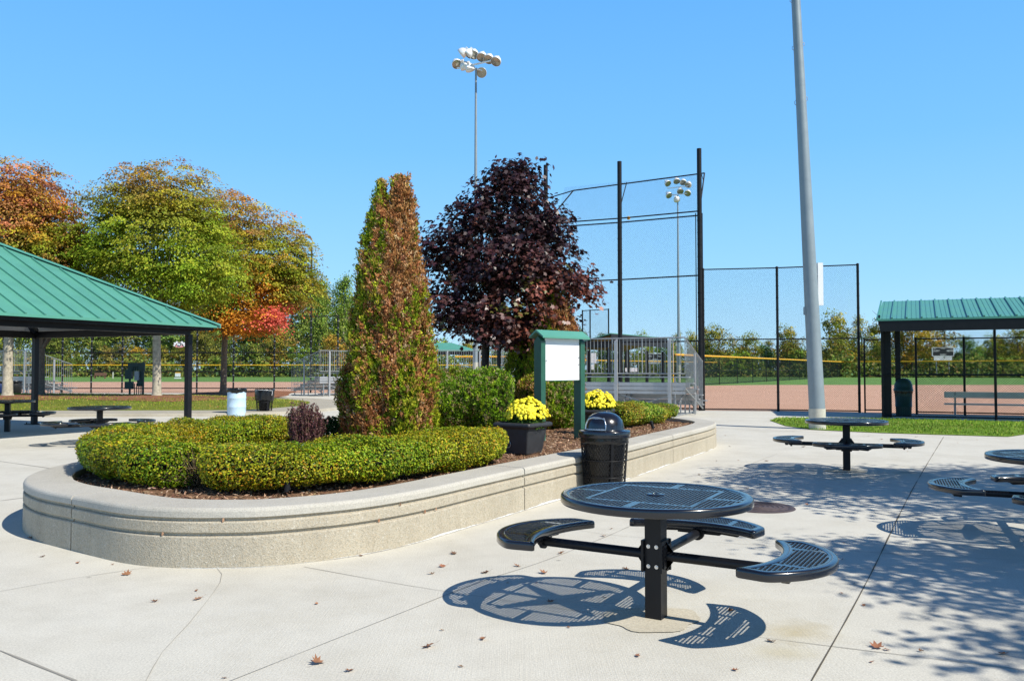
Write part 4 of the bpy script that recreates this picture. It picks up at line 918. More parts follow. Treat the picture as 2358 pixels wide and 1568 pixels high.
mb.add([(.81, -.33, SEATZ - .045), (.87, -.33, SEATZ - .045), (.87, -.15, SEATZ - .045), (.81, -.15, SEATZ - .045), (.82, -.27, SEATZ - .088), (.86, -.27, SEATZ - .088), (.86, -.15, ARMZ), (.82, -.15, ARMZ)], [(0, 1, 5, 4), (4, 5, 6, 7), (0, 4, 7, 3), (1, 2, 6, 5)])
mb.add([(.81, .33, SEATZ - .045), (.87, .33, SEATZ - .045), (.87, .15, SEATZ - .045), (.81, .15, SEATZ - .045), (.82, .27, SEATZ - .088), (.86, .27, SEATZ - .088), (.86, .15, ARMZ), (.82, .15, ARMZ)], [(4, 5, 1, 0), (7, 6, 5, 4), (3, 7, 4, 0), (5, 6, 2, 1)])
rimo = mb.build('tmp', 'black_paint'); ME_ARM = rimo.data; bpy.data.objects.remove(rimo)
mb = MB(); mb.box((0, 0, .36), (.104, .104, .72)); mb.box((0, 0, .705), (.2, .2, .012))
for q in (0,):
    pass
rimo = mb.build('tmp', 'black_paint'); ME_POST = rimo.data; bpy.data.objects.remove(rimo)
mb = MB(); mb.tube([(.052, 0, 0), (.060, 0, 0)], .0125, 10); mb.tube([(.058, 0, 0), (.066, 0, 0)], .0075, 6)
rimo = mb.build('tmp', 'chrome'); ME_BOLT = rimo.data; bpy.data.objects.remove(rimo)
def inst(name, me, parent, loc=(0, 0, 0), rz=0):
    o = bpy.data.objects.new(name, me); COL.objects.link(o); o.parent = parent; o.location = loc; o.rotation_euler = (0, 0, rz); return o
def table(label, x, y, dirs, toprot, postrot, boltdirs, z=0.0, patch=True):
    t = thing('picnic_table', label, 'table', (x, y, z), 0, 'round metal picnic tables')
    tp = inst('tabletop', ME_TOP, t, (0, 0, .752), toprot); inst('rim', ME_TRIM, tp)
    inst('bracket', ME_BR, t, (0, 0, .752), toprot + .2)
    inst('post', ME_POST, t, (0, 0, 0), postrot)
    for a in boltdirs:
        for s_ in (-1, 1):
            for zb in (ARMZ + .058, ARMZ - .062): inst('bolt', ME_BOLT, t, (-math.sin(a) * s_ * .026, math.cos(a) * s_ * .026, zb), a)
    for a in dirs:
        inst('arm', ME_ARM, t, (0, 0, 0), a); s = inst('seat', ME_SEAT, t, (.045 * math.cos(a), .045 * math.sin(a), SEATZ), a); inst('rim', ME_SRIM, s)
    if patch:
        P = ellipse_poly(x - .03, y - .03, .30, .25, .3, 40, .09); sheet('footing_patch', P, .0055, 'patch_concrete')
    return t
A1 = R(-31)
table('black round perforated picnic table nearest the camera, with three curved seats', t1[0], t1[1], [A1, A1 + R(90), A1 + R(180)], R(-29), A1, [A1 - R(90)])
A2 = R(-21)
table('black round picnic table by the big grey pole, three curved seats', t2[0], t2[1], [A2, A2 - R(90), A2 + R(180)], R(15), A2, [A2 - R(90)])
A3 = R(-24)
table('black round picnic table half cut off by the right edge', 4.88, 7.5, [A3, A3 + R(180), A3 + R(90), A3 - R(90)], R(5), A3, [])
A4 = R(35)
table('black round picnic table in the pavilion shade, all four seats showing', at_d(232, 17.0), 17.0, [A4 + R(90) * k for k in range(4)], R(35), A4, [A4 - R(135) + R(45), A4 - R(90)], patch=False)
A5 = R(12)
table('black round picnic table at the left edge beside the pavilion post', at_d(20, 20.3), 20.3, [A5 + R(90) * k for k in range(4)], R(5), A5, [A5 - R(90)], patch=False)

# manhole cover
mc = G(1748, 1168); mh = MB(); mh.lathe([(.001, .010), (.30, .010), (.305, .006), (.315, .006), (.32, .010), (.375, .010), (.385, .001)], mc, 48)
for r_ in (.05, .10, .15, .20, .25): mh.lathe([(r_, .010), (r_ + .004, .015), (r_ + .018, .015), (r_ + .022, .010)], mc, 48)
tag(mh.build('manhole_cover', 'iron'), 'rusty round iron manhole cover behind the nearest table', 'manhole cover')

# ------------------------------------------------------------------ fallen leaves
def leaf_variant(seed):
    r = random.Random(seed); c = [(0, 0), (.10, .30), (.28, .20), (.38, .48), (.52, .24), (.80, .34), (.74, .10), (1.0, 0), (.74, -.10), (.80, -.34), (.52, -.24), (.38, -.48), (.28, -.20), (.10, -.30)]
    V = [(.45, 0, .0)]; cu = r.uniform(.5, 1.3); tw = r.uniform(-.6, .6)
    for x, y in c:
        V.append((x + r.uniform(-.04, .04), y * r.uniform(.7, 1.05), cu * (y * y * .9 + (x - .45) ** 2 * .7) + tw * x * y + r.uniform(-.03, .05)))
    V = np.array(V); V[:, 0] -= .45; V *= .085; V[:, 2] -= V[:, 2].min() - .001
    n = len(c); Fc = [(0, 1 + i, 1 + (i + 1) % n) for i in range(n)]
    st = len(V); V = np.vstack([V, [(-.04, 0, .006), (-.075, .01, .02), (-.04, .003, .006), (-.075, .013, .02)]]); Fc.append((st, st + 1, st + 3, st + 2))
    return mesh_vf('dry_leaf', V, Fc)
LV = []
for k, c in enumerate([(.34, .155, .075), (.27, .125, .06), (.38, .22, .13), (.16, .085, .045), (.32, .135, .07)]):
    pbr('dry_leaf_%d' % k, c, .7, 0, .3, 60); 
    for q in range(2):
        me = leaf_variant(k * 7 + q); me.materials.append(M['dry_leaf_%d' % k]); LV.append(me)
lp = [(292, 1323), (453, 1361), (356, 1386), (729, 1391), (1018, 1452), (986, 1490), (1113, 1473), (1309, 1445), (1468, 1511), (1694, 1544), (805, 1545), (517, 1562), (1117, 1319), (1251, 1320), (1440, 1311), (1018, 1305), (994, 1322), (1192, 1304), (1292, 1275), (1408, 1218), (1169, 1342), (1236, 1343), (1392, 1376), (1267, 1387), (1683, 1408), (1943, 1250), (1940, 1288), (1968, 1345), (1938, 1367), (1990, 1395), (2120, 1500), (2043, 1497), (2019, 1491), (2310, 1507), (1775, 1477), (730, 1526), (1062, 1536), (455, 1380), (98, 1282), (70, 1240), (132, 1248), (150, 1252), (1720, 1125), (1750, 1116), (1823, 1110), (1905, 1075), (1760, 1075), (1700, 1060), (1650, 1062), (1733, 1100), (1858, 1162), (2090, 1040), (1765, 1062), (1610, 1094), (831, 1280), (893, 1258), (1045, 1275), (1390, 1235), (1400, 1187), (1560, 1120), (1680, 1028), (1850, 1030), (2180, 1090), (1520, 1186), (2205, 1020), (2030, 1012), (1820, 1010), (2000, 1004), (2110, 1006), (1950, 1002), (2250, 1013), (1670, 1003), (1500, 1120), (180, 1297), (260, 1300), (1190, 1245), (1340, 1210), (2008, 1525)]
for k, (u, v) in enumerate(lp):
    p = G(u, v); o = bpy.data.objects.new('fallen_leaf', LV[rnd.randrange(len(LV))]); COL.objects.link(o)
    s = rnd.choice([rnd.uniform(.25, .5), rnd.uniform(.5, .95)]) * (1.15 if v > 1400 else 1.0); o.location = (p[0], p[1], .004 if v > 1009 else .004); o.rotation_euler = (rnd.uniform(-.2, .2), rnd.uniform(-.2, .2), rnd.uniform(0, 6.28)); o.scale = (s, s, s)
    tag(o, 'curled dry brown leaf lying on the concrete plaza', 'leaf', 'dry leaves scattered on the plaza')
for (u, v, z) in [(520, 1196, .365), (383, 1224, .258), (905, 1160, .365), (860, 1198, .258), (956, 1176, .258), (972, 1170, .258)]:
    p = G(u, v, z); o = bpy.data.objects.new('fallen_leaf', LV[rnd.randrange(len(LV))]); COL.objects.link(o)
    i = int(np.argmin(((outl - np.array(p[:2])) ** 2).sum(1))); q = outl[i] - pl_n[i] * .006; o.location = (q[0], q[1], z); o.scale = (.45, .3, .45); o.rotation_euler = (R(90), R(80), math.atan2(pl_n[i][1], pl_n[i][0]) + R(90))
    tag(o, 'small dry leaf caught in a groove of the planter wall', 'leaf', 'dry leaves stuck in the wall grooves')
LVD = leaf_variant(99); pbr('red_leaf', (.07, .012, .02), .6, 0, .3, 60); LVD.materials.append(M['red_leaf'])
p = G(1067, 1072, .385); o = bpy.data.objects.new('fallen_leaf', LVD); COL.objects.link(o); o.location = (p[0], p[1], .38); o.scale = (1.3,) * 3; tag(o, 'dark purple maple leaf on the mulch below the front hedge', 'leaf')

# ------------------------------------------------------------------ notice board
pa, pb = Vector((at_d(1243, 12.95), 12.95, 0)), Vector((at_d(1334, 13.6), 13.6, 0)); e = (pb - pa).normalized(); ang = math.atan2(e.y, e.x)
nb = thing('notice_board', 'green framed notice board with blank white panel and little gable roof', 'notice board', ((pa.x + pb.x) / 2, (pa.y + pb.y) / 2, MZ - .03), ang)
W = (pb - pa).length
for s_ in (-1, 1):
    mb = MB(); mb.box((s_ * W / 2, 0, .78), (.10, .15, 1.60)); mb.add([(s_ * W / 2 - .05, -.075, 1.58), (s_ * W / 2 + .05, -.075, 1.58), (s_ * W / 2 + .05, .075, 1.58), (s_ * W / 2 - .05, .075, 1.58), (s_ * W / 2 - .05, .0, 1.66), (s_ * W / 2 + .05, 0, 1.66)], [(0, 1, 5, 4), (2, 3, 4, 5), (0, 4, 3), (1, 2, 5)])
    mb.build('post', 'green_paint', nb)
bw = W - .105
mb = MB(); mb.box((0, 0, 1.30), (bw, .09, .68)); cs = mb.build('case', 'green_paint', nb)
mb = MB(); mb.box((0, -.0475, 1.30), (bw - .02, .008, .655)); pn = mb.build('panel', 'board_white', cs)
mb = MB()
for (x, z) in ((bw / 2 - .03, 1.33), (bw / 2 - .035, 1.22), (-bw / 2 + .04, 1.28)): mb.tube([(x, -.052, z), (x, -.062, z)], .011, 8)
mb.build('latch', 'aluminium', cs)
mb = MB(); r0, rx = W / 2 + .085, .15
V = [(-r0, -rx, 1.655), (r0, -rx, 1.655), (r0, 0, 1.755), (-r0, 0, 1.755), (-r0, rx, 1.655), (r0, rx, 1.655)]
V += [(x, y, z - .03) for x, y, z in V]
mb.add(V, [(0, 1, 2, 3), (3, 2, 5, 4), (6, 9, 8, 7), (9, 10, 11, 8), (0, 6, 7, 1), (4, 5, 11, 10), (0, 3, 9, 6), (3, 4, 10, 9), (1, 7, 8, 2), (2, 8, 11, 5)])
mb.build('roof', 'green_roof', nb)

# ------------------------------------------------------------------ flower pots
def pot(label, x, y, rz, s=1.0, ring=True):
    t = thing('flower_pot', label, 'flower pot', (x, y, MZ - .01), rz, 'square black flower pots')
    prof = [(.175, 0), (.19, .02), (.235, .34), (.245, .355), (.275, .36), (.292, .375), (.296, .395), (.288, .415), (.268, .425), (.250, .42), (.24, .36)]
    mb = MB(); V = []; nc = 6
    def sq(h):
        out = []; rr = h * .10
        for (cx, cy, a0) in ((1, 1, 0), (-1, 1, 90), (-1, -1, 180), (1, -1, 270)):
            for k in range(nc): a = R(a0 + 90 * k / (nc - 1)); out.append((cx * (h - rr) + rr * math.cos(a), cy * (h - rr) + rr * math.sin(a)))
        return out
    n = 4 * nc
    for (h, z) in prof: V += [(a * s, b * s, z * s) for a, b in sq(h)]
    mb.add(V, [(i * n + k, i * n + (k + 1) % n, (i + 1) * n + (k + 1) % n, (i + 1) * n + k) for i in range(len(prof) - 1) for k in range(n)], False)
    mb.add(V[:n], [tuple(range(n))]); mb.build('pot_body', 'pot_plastic', t)
    mb = MB(); mb.add([(a * s, b * s, .37 * s) for a, b in sq(.245)], [tuple(range(n))]); mb.build('soil', 'mulch', t)
    if ring:
        mb = MB(); pts = []
        for k in range(25): a = 2 * math.pi * k / 24; zz = .14 + .048 * math.sin(a); pts.append((-.10 + .048 * math.cos(a), -(.19 + (.235 - .19) * (zz / .34)) - .004, zz))
        mb.tube(pts, .006, 8, False); mb.build('drain_ring', 'galvanised', t)
    return t
def mum(label, x, y, rx, h, n=230, seed=1):
    z0 = MZ + .35; t = thing('chrysanthemum', label, 'flowers', (x, y, z0), 0, 'yellow chrysanthemums in pots')
    mb = MB(); r = random.Random(seed)
    for k in range(n):
        a = r.uniform(0, 6.28); ph = math.acos(1 - r.random() * .80); rr = 1 + r.uniform(-.09, .05) + .09 * math.sin(a * 3 + seed) * math.sin(ph) + .05 * math.sin(a * 7 + ph * 5)
        o = Vector((math.sin(ph) * math.cos(a), math.sin(ph) * math.sin(a), math.cos(ph)))
        c = Vector((x + o.x * rx * rr, y + o.y * rx * rr, z0 + .06 + o.z * h * rr)); q = o.to_track_quat('Z', 'Y').to_matrix().to_4x4(); fr_ = r.uniform(.016, .026)
        V = []; 
        for (f, zz) in ((1.0, -.15), (1.08, .15), (.85, .45), (.45, .68), (.0, .74)):
            for j in range(9): b = 2 * math.pi * (j + (.5 if zz > .3 else 0)) / 9; f2 = f * (1 + (.12 if j % 2 else -.08)); V.append(c + q @ Vector((f2 * fr_ * math.cos(b), f2 * fr_ * math.sin(b), zz * fr_)))
        mb.add(V, [(i * 9 + j, i * 9 + (j + 1) % 9, (i + 1) * 9 + (j + 1) % 9, (i + 1) * 9 + j) for i in range(4) for j in range(9)], False)
    o_ = mb.build('blossoms', 'petal', t, True, recalc=False); tag(o_, kind='stuff')
    m = 5200; o = unit(rng.normal(size=(m, 3))); o[:, 2] = np.abs(o[:, 2]) * 1.2 - .25; q = rng.random(m) ** .3 * .97
    pos = np.stack([x + o[:, 0] * rx * q * .95, y + o[:, 1] * rx * q * .95, z0 + .05 + o[:, 2] * h * q * .93], 1)
    leaves('foliage', pos, o + rng.normal(0, .6, (m, 3)), rng.uniform(.02, .045, m), rng.uniform(.014, .024, m), pick([(.045, .10, .015), (.07, .15, .02), (.12, .20, .03)], [4, 4, 1], m), 'leaf', t)
p1x, p1y = at_d(1204, 11.25), 11.25
pot('black square flower pot of yellow flowers at the end of the front hedge', p1x, p1y, R(-35), 1.0)
mum('dome of yellow chrysanthemums in the near pot left of the notice board', p1x + .04, p1y, .285, .31, 430, 1)
p2x, p2y = at_d(1368, 14.5), 14.5
pot('black square flower pot behind the notice board post and the dome bin', p2x, p2y, R(-20), 1.03, False)
mum('dome of yellow chrysanthemums in the pot behind the notice board post', p2x + .05, p2y, .30, .32, 420, 2)

# small spot lights in the bed
def spot(label, x, y, tilt):
    t = thing('garden_spotlight', label, 'garden light', (x, y, MZ), 0, 'small spotlights in the planter')
    mb = MB(); mb.tube([(0, 0, .03), (tilt * .3, 0, .155)], [.024, .029], 14); mb.tube([(tilt * .3, 0, .150), (tilt * .31, 0, .163)], [.033, .033], 14); mb.build('lamp_body', 'black_plastic', t)
    mb = MB(); mb.tube([(0, 0, -.03), (0, 0, .05)], .008, 8); mb.box((.02, 0, .055), (.03, .02, .02)); mb.build('stake', 'black_plastic', t)
p = G(660, 1139, MZ); spot('small black spotlight in the mulch below the front hedge', p[0], p[1], 0.03)
p = G(1504, 990, MZ); spot('small black spotlight in the mulch by the far short hedge', p[0], p[1], -.12)

# ------------------------------------------------------------------ bins
bx, by = at_d(1391, 10.3), 10.3
t = thing('trash_can', 'black wire mesh trash can with domed lid standing against the planter wall', 'trash can', (bx, by, 0), R(-100))
mb = MB(); HB = .69
def rb(z): return .245 + .05 * z / HB
nn = 44; rows = 22
for k in range(nn):
    for s_ in (1, -1):
        pts = [(rb(HB * j / rows) * math.cos((k + s_ * j * .5) * 2 * math.pi / nn), rb(HB * j / rows) * math.sin((k + s_ * j * .5) * 2 * math.pi / nn), .03 + HB * j / rows) for j in range(rows + 1)]
        mb.tube(pts, .0028, 4, False)
for z, r_ in ((.03, .007), (.22, .006), (.42, .006), (.70, .008)): mb.tube([((rb(z)) * math.cos(a), (rb(z)) * math.sin(a), z) for a in np.linspace(0, 2 * math.pi, 33)], r_, 6, False)
for k in range(4): a = k * math.pi / 2 + .4; mb.bar((rb(0) * math.cos(a), rb(0) * math.sin(a), .0), (rb(.7) * math.cos(a), rb(.7) * math.sin(a), .70), .03, .006)
mb.build('mesh_basket', 'black_paint', t)
mb = MB(); mb.lathe([(.01, .06), (.19, .05), (.215, .10), (.225, .3), (.25, .5), (.262, .69)], (0, 0, 0), 30)
V = []
for z, extra in ((.735, .012), (.70, .020), (.665, .012), (.635, .02), (.62, .006)):
    for k in range(48): a = 2 * math.pi * k / 48; r_ = .284 + extra * .7 + .003 * math.sin(k * 2.3 + z * 60) ; V.append((r_ * math.cos(a), r_ * math.sin(a), z + (.007 * math.sin(k * .9) + .005 * math.sin(k * 2.1) if z < .63 else 0)))
mb.add(V, [(i * 48 + k, i * 48 + (k + 1) % 48, (i + 1) * 48 + (k + 1) % 48, (i + 1) * 48 + k) for i in range(4) for k in range(48)], True)
mb.build('liner_bag', 'bag', t)
mb = MB(); mb.lathe([(.315, .70), (.318, .72), (.318, .762), (.312, .772), (.30, .776), (.246, .778), (.244, .79), (.238, .84), (.218, .895), (.185, .94), (.14, .972), (.08, .992), (.001, .998)], (0, 0, 0), 48); lid = mb.build('lid', 'black_coated', t)
# flap on the lid
def dome(a, z, off=.004):
    P_ = [(.246, .778), (.244, .79), (.238, .84), (.218, .895), (.185, .94), (.14, .972)]
    r_ = np.interp(z, [q[1] for q in P_], [q[0] for q in P_]) + off; return (r_ * math.cos(a), r_ * math.sin(a), z)
FA = R(232) - R(-100)
mb = MB(); pts = [dome(FA - .62, .79), dome(FA - .62, .86), dome(FA - .56, .915), dome(FA - .2, .935), dome(FA + .2, .935), dome(FA + .56, .915), dome(FA + .62, .86), dome(FA + .62, .79), dome(FA + .2, .79), dome(FA - .2, .79), dome(FA - .62, .79)]
mb.tube(pts, .010, 6, False); mb.build('flap_frame', 'chrome', lid)
mb = MB(); G_ = [[dome(FA + a, z, .003 - .012 * math.sin((z - .79) / .14 * math.pi)) for a in np.linspace(-.58, .58, 9)] for z in np.linspace(.79, .93, 6)]
mb.add([p for r_ in G_ for p in r_], [(i * 9 + k, i * 9 + k + 1, (i + 1) * 9 + k + 1, (i + 1) * 9 + k) for i in range(5) for k in range(8)], True); mb.build('flap', 'smoked', lid)
def bagtop(t, r, z, drop=.10, mat='bag', seed=0):
    mb = MB(); V = []
    for i, (zz, ex) in enumerate(((z - .05, -.02), (z + .012, -.004), (z + .014, .010), (z - .02, .016), (z - drop * .6, .018), (z - drop, .010))):
        for k in range(40): a = 2 * math.pi * k / 40; rr = r + ex + .006 * math.sin(k * 1.7 + seed + i); V.append((rr * math.cos(a), rr * math.sin(a), zz + ((.02 * math.sin(k * .55 + seed) + .012 * math.sin(k * 1.9)) if i > 3 else .006 * math.sin(k * 2.2) * (i > 0))))
    mb.add(V, [(i * 40 + k, i * 40 + (k + 1) % 40, (i + 1) * 40 + (k + 1) % 40, (i + 1) * 40 + k) for i in range(5) for k in range(40)], True)
    mb.lathe([(.01, z - .3), (r - .02, z - .2), (r - .015, z - .04)], (0, 0, 0), 24); mb.build('liner_bag', mat, t)
g = G(538, 958.5); t = thing('barrel_bin', 'pale blue plastic barrel with black bag liner by the lawn kerb', 'trash can', (g[0], g[1] + .28, 0))
mb = MB(); mb.lathe([(.01, .01), (.275, .0), (.287, .02), (.29, .06), (.29, .27), (.297, .285), (.297, .31), (.29, .325), (.29, .55), (.297, .565), (.297, .59), (.29, .605), (.288, .84), (.292, .86), (.29, .88), (.27, .88)], (0, 0, 0), 36); mb.build('barrel_body', 'blue_barrel', t); bagtop(t, .29, .885, .13)
g = G(603, 954); t = thing('trash_can', 'open black mesh trash can with black bag right of the pale barrel', 'trash can', (g[0], g[1] + .28, .0))
mb = MB()
for k in range(36):
    for s_ in (1, -1): mb.tube([((.24 + .06 * j / 8) * math.cos((k + s_ * j * .7) * math.pi / 18), (.24 + .06 * j / 8) * math.sin((k + s_ * j * .7) * math.pi / 18), .02 + .78 * j / 8) for j in range(9)], .003, 3, False)
for z in (.03, .4, .8): mb.tube([((.24 + .06 * z / .8) * math.cos(a), (.24 + .06 * z / .8) * math.sin(a), z) for a in np.linspace(0, 2 * math.pi, 25)], .009, 5, False)
for k in range(4): a = k * math.pi / 2 + .7; mb.bar((.24 * math.cos(a), .24 * math.sin(a), 0), (.305 * math.cos(a), .305 * math.sin(a), .8), .05, .008)
mb.lathe([(.01, .08), (.16, .08), (.18, .4), (.22, .5)], (0, 0, 0), 18); mb.build('mesh_basket', 'black_paint', t); bagtop(t, .30, .82, .36, seed=3)
mb = MB(); mb.tube([(.315 * math.cos(a), .315 * math.sin(a), .80 + .01 * math.sin(a * 3)) for a in np.linspace(-2.8, -.4, 12)] + [(.30, -.14, .70), (.29, -.15, .62)], .007, 5); mb.build('tie_string', 'white_paint', t)
for (u, v, lab, mt) in ((2, 913, 'dark blue barrel at the left edge behind the pale tree trunk', 'dark_blue'), (37, 914, 'black trash can right of the pale tree trunk at the left edge', 'black_plastic')):
    g = G(u, v, 0); t = thing('barrel_bin', lab, 'trash can', (at_d(u, 43.5), 43.5, 0)); mb = MB(); mb.lathe([(.01, .01), (.26, .0), (.27, .3), (.285, .32), (.285, .6), (.29, .85), (.27, .87), (.25, .8)], (0, 0, 0), 24); mb.build('barrel_body', mt, t); bagtop(t, .29, .87, .1, seed=5)

# ------------------------------------------------------------------ pavilion
C0 = Vector((-7.24, 20.80, 0)); CP = Vector((-7.11, 20.78, 0)); A_ = -E1; B_ = -N1; LS = 7.3; EZ = 2.575; AZ = 4.50
pv = thing('pavilion', 'open picnic pavilion with green ribbed metal hip roof on black posts', 'pavilion', (C0 + (A_ + B_) * LS / 2)[:])
cor = [C0, C0 + A_ * LS, C0 + A_ * LS + B_ * LS, C0 + B_ * LS]; cor = [Vector((c.x, c.y, EZ)) for c in cor]; ap = (cor[0] + cor[2]) / 2; ap.z = AZ
mb = MB()
for k in range(4): a, b = cor[k], cor[(k + 1) % 4]; mb.add([a, b, ap], [(0, 1, 2)])
cs = cor; mb.bar
roof = mb.build('roof', 'green_roof', pv, True)
mb = MB()
for k in range(4):
    a, b = cor[k], cor[(k + 1) % 4]; ed = (b - a); ln = ed.length; ed.normalize(); mid = (a + b) / 2; slope = (ap - mid); nrm = ed.cross(slope).normalized(); nrm = nrm if nrm.z > 0 else -nrm
    s_ = .2
    while s_ < ln:
        fr_ = min(s_, ln - s_) / (ln / 2); p0 = a + ed * s_; p1 = p0 + slope * max(0, fr_ - .07)
        if (p1 - p0).length > .1: mb.bar(p0 + nrm * .018, p1 + nrm * .018, .035, .036, up=nrm)
        s_ += .405
mb.build('seams', 'green_roof', roof, True)
mb = MB()
for k in range(4):
    a = cor[k]; d_ = (ap - a).normalized(); l_, r_ = cor[(k + 1) % 4], cor[(k - 1) % 4]
    for o_ in (l_, r_):
        sd = (o_ - a).normalized(); nrm = d_.cross(sd).normalized(); nrm = nrm if nrm.z > 0 else -nrm
        w_ = (sd - d_ * sd.dot(d_)).normalized()
        for q in range(1):
            p = [a + nrm * .05, ap + nrm * .05, ap + nrm * .05 + w_ * .13, a + nrm * .05 + w_ * .13]; p += [x - nrm * .008 for x in p]; mb.add(p, [(0, 1, 2, 3), (7, 6, 5, 4), (3, 2, 6, 7), (0, 3, 7, 4)])
mb.build('hip_cap', 'green_roof', roof, True)
mb = MB()
for k in range(4):
    a, b = cor[k], cor[(k + 1) % 4]; mb.bar(a - Vector((0, 0, .02)), b - Vector((0, 0, .02)), .03, .055)
mb.build('eave_trim', 'green_roof', roof, True)
mb = MB()
inn_ = [c + (Vector((ap.x, ap.y, EZ)) - c) * .035 for c in cor]
for k in range(4):
    a, b = inn_[k], inn_[(k + 1) % 4]; mb.bar(a - Vector((0, 0, .07)), b - Vector((0, 0, .07)), .03, .085)
mb.build('fascia', 'black_paint', pv, True)
mb = MB(); posts = [CP + A_ * (.6 + 5.7 * i) + B_ * (.6 + 5.7 * j) for i in (0, 1) for j in (0, 1)]
ord_ = [posts[0], posts[2], posts[3], posts[1]]
for k in range(4):
    a, b = ord_[k], ord_[(k + 1) % 4]; mb.bar((a.x, a.y, 2.44), (b.x, b.y, 2.44), .13, .18)
    mb.bar((a.x, a.y, 2.50), (ap.x, ap.y, AZ - .2), .12, .18)
for k in range(1, 5):
    f = k / 5; cc = [Vector((c.x, c.y, EZ)).lerp(Vector((ap.x, ap.y, AZ)), f) - Vector((0, 0, .07)) for c in cor]
    for q in range(4): mb.bar(cc[q], cc[(q + 1) % 4], .05, .08)
mb.build('beams', 'black_paint', pv, True)
m_, nt_, bs_ = newmat('soffit_grey'); bs_.inputs['Base Color'].default_value = (.35, .36, .37, 1); bs_.inputs['Roughness'].default_value = .6
mb = MB()
for k in range(4):
    a, b = cor[k], cor[(k + 1) % 4]; c_ = Vector((ap.x, ap.y, EZ)); a, b = a + (c_ - a) * .02, b + (c_ - b) * .02; mb.add([a - Vector((0, 0, .02)), b - Vector((0, 0, .02)), ap - Vector((0, 0, .06))], [(0, 2, 1)])
mb.build('ceiling', 'soffit_grey', pv, True)
for p in posts:
    mb = MB(); mb.box((p.x, p.y, 1.18), (.125, .125, 2.36), math.atan2(E1.y, E1.x)); mb.box((p.x, p.y, .012), (.34, .34, .022), math.atan2(E1.y, E1.x))
    for s1_ in (-1, 1):
        for s2_ in (-1, 1): q = p + E1 * s1_ * .13 + N1 * s2_ * .13; mb.tube([(q.x, q.y, .02), (q.x, q.y, .06)], .014, 6)
    mb.build('post', 'black_paint', pv, True)

# ------------------------------------------------------------------ dugout on the right
dg = thing('dugout', 'open dugout shelter with green ribbed metal shed roof and black columns', 'dugout', (11.2, 25.6, 0), math.atan2(E1.y, E1.x))
LD = 11.0; DD = 3.45
mb = MB(); a, b, c, d_ = (-.05, -.25, 3.02), (LD, -.25, 3.02), (LD, DD - .25, 3.80), (.05, DD - .25, 3.80)
V = [a, b, c, d_]; V += [(x, y, z - .06) for x, y, z in V]; mb.add(V, [(0, 1, 2, 3), (7, 6, 5, 4), (0, 4, 5, 1), (1, 5, 6, 2), (2, 6, 7, 3), (3, 7, 4, 0)]); rf = mb.build('roof', 'green_roof', dg)
mb = MB(); nrm = Vector((0, -.22, 1)).normalized(); x_ = -.02
while x_ < LD:
    mb.bar(Vector((x_, -.25, 3.02)) + nrm * .02, Vector((x_ + .02, DD - .25, 3.80)) + nrm * .02, .05, .04, up=nrm)
    for q in (.14, .27): mb.bar(Vector((x_ + q, -.25, 3.02)) + nrm * .004, Vector((x_ + q, DD - .25, 3.80)) + nrm * .004, .018, .01, up=nrm)
    x_ += .405
mb.build('seams', 'green_roof_rib', rf)
mb = MB(); mb.box((LD / 2, -.21, 2.80), (LD - .1, .05, .32)); mb.box((LD / 2, DD - .4, 3.5), (LD - .1, .05, .3)); mb.box((.03, DD / 2 - .3, 3.0), (.05, DD - .35, .30)); mb.build('fascia', 'black_paint', dg)
mb = MB(); mb.box((LD / 2, DD / 2 - .25, 3.12), (LD - .2, .12, .2))
for k in range(10): mb.bar((k * 1.2 + .2, -.2, 2.93), (k * 1.2 + .2, DD - .3, 3.68), .06, .12)
mb.build('rafters', 'black_paint', dg)
for (x_, y_, w_) in ((.20, .9, .25), (.50, 1.9, .16), (5.2, 1.4, .16), (10.0, 1.4, .16)):
    mb = MB(); mb.box((x_, y_, 1.55), (w_, .16, 3.1)); mb.build('column', 'black_paint', dg)
# field fence in front of dugout
def fence(label, pts, hts, rails, post_r=.03, pitch=.071, wr=.0021, mat='black_fence', top_r=.021, yellow=False, group=None, tall=None, name='chain_link_fence', clips=False, cat='fence', post_every=None, bottom=True):
    p0 = pts[0]; t = thing(name, label, cat, (p0[0], p0[1], 0), 0, group)
    posts = list(pts)
    for k, p in enumerate(pts):
        hp = (tall[k] if tall else hts) + .03; mb = MB(); mb.tube([(p[0], p[1], 0), (p[0], p[1], hp)], post_r, 10); mb.lathe([(post_r * 1.1, 0), (post_r * 1.1, .03), (.001, .05)], (p[0], p[1], hp - .02), 10)
        po = mb.build('post', mat, t, True)
        if clips:
            cb = MB()
            for j in range(int(hts / .42)): cb.tube([(p[0], p[1], .25 + .42 * j), (p[0], p[1], .28 + .42 * j)], post_r * 1.18, 8)
            cb.build('clamp', 'galvanised' if clips == 2 else mat, po, True)
    for z in rails:
        mb = MB(); mb.tube([(p[0], p[1], z) for p in pts], top_r, 8); mb.build('rail', mat, t, True)
    mb = MB()
    for a, b in zip(pts[:-1], pts[1:]): chain(mb, a, b, .04, hts, pitch, wr)
    mb.build('wire_mesh', mat, t, True, recalc=False)
    if yellow:
        mb = MB()
        for a, b in zip(pts[:-1], pts[1:]): mb.tube([(a[0], a[1], hts + .02), (b[0], b[1], hts + .02)], yellow, 10)
        mb.build('yellow_cap', 'yellow_rail', t, True)
    return t
A0 = Vector((11.53, 26.1, 0)); D_ = lambda k, m=0: tuple((A0 + E1 * k + N1 * m)[:2])
fence('black chain-link fence along the back of the right dugout', [D_(0), D_(3.05), D_(6.1), D_(9.2)], 2.72, [2.72, 1.33, .06], .038, clips=1, wr=.0031)
fence('black chain-link fence on the field side of the right dugout', [D_(.95, 2.2), D_(2.35, 2.2), D_(5.4, 2.2), D_(8.4, 2.2)], 2.5, [2.5, 1.33, .1], .036)
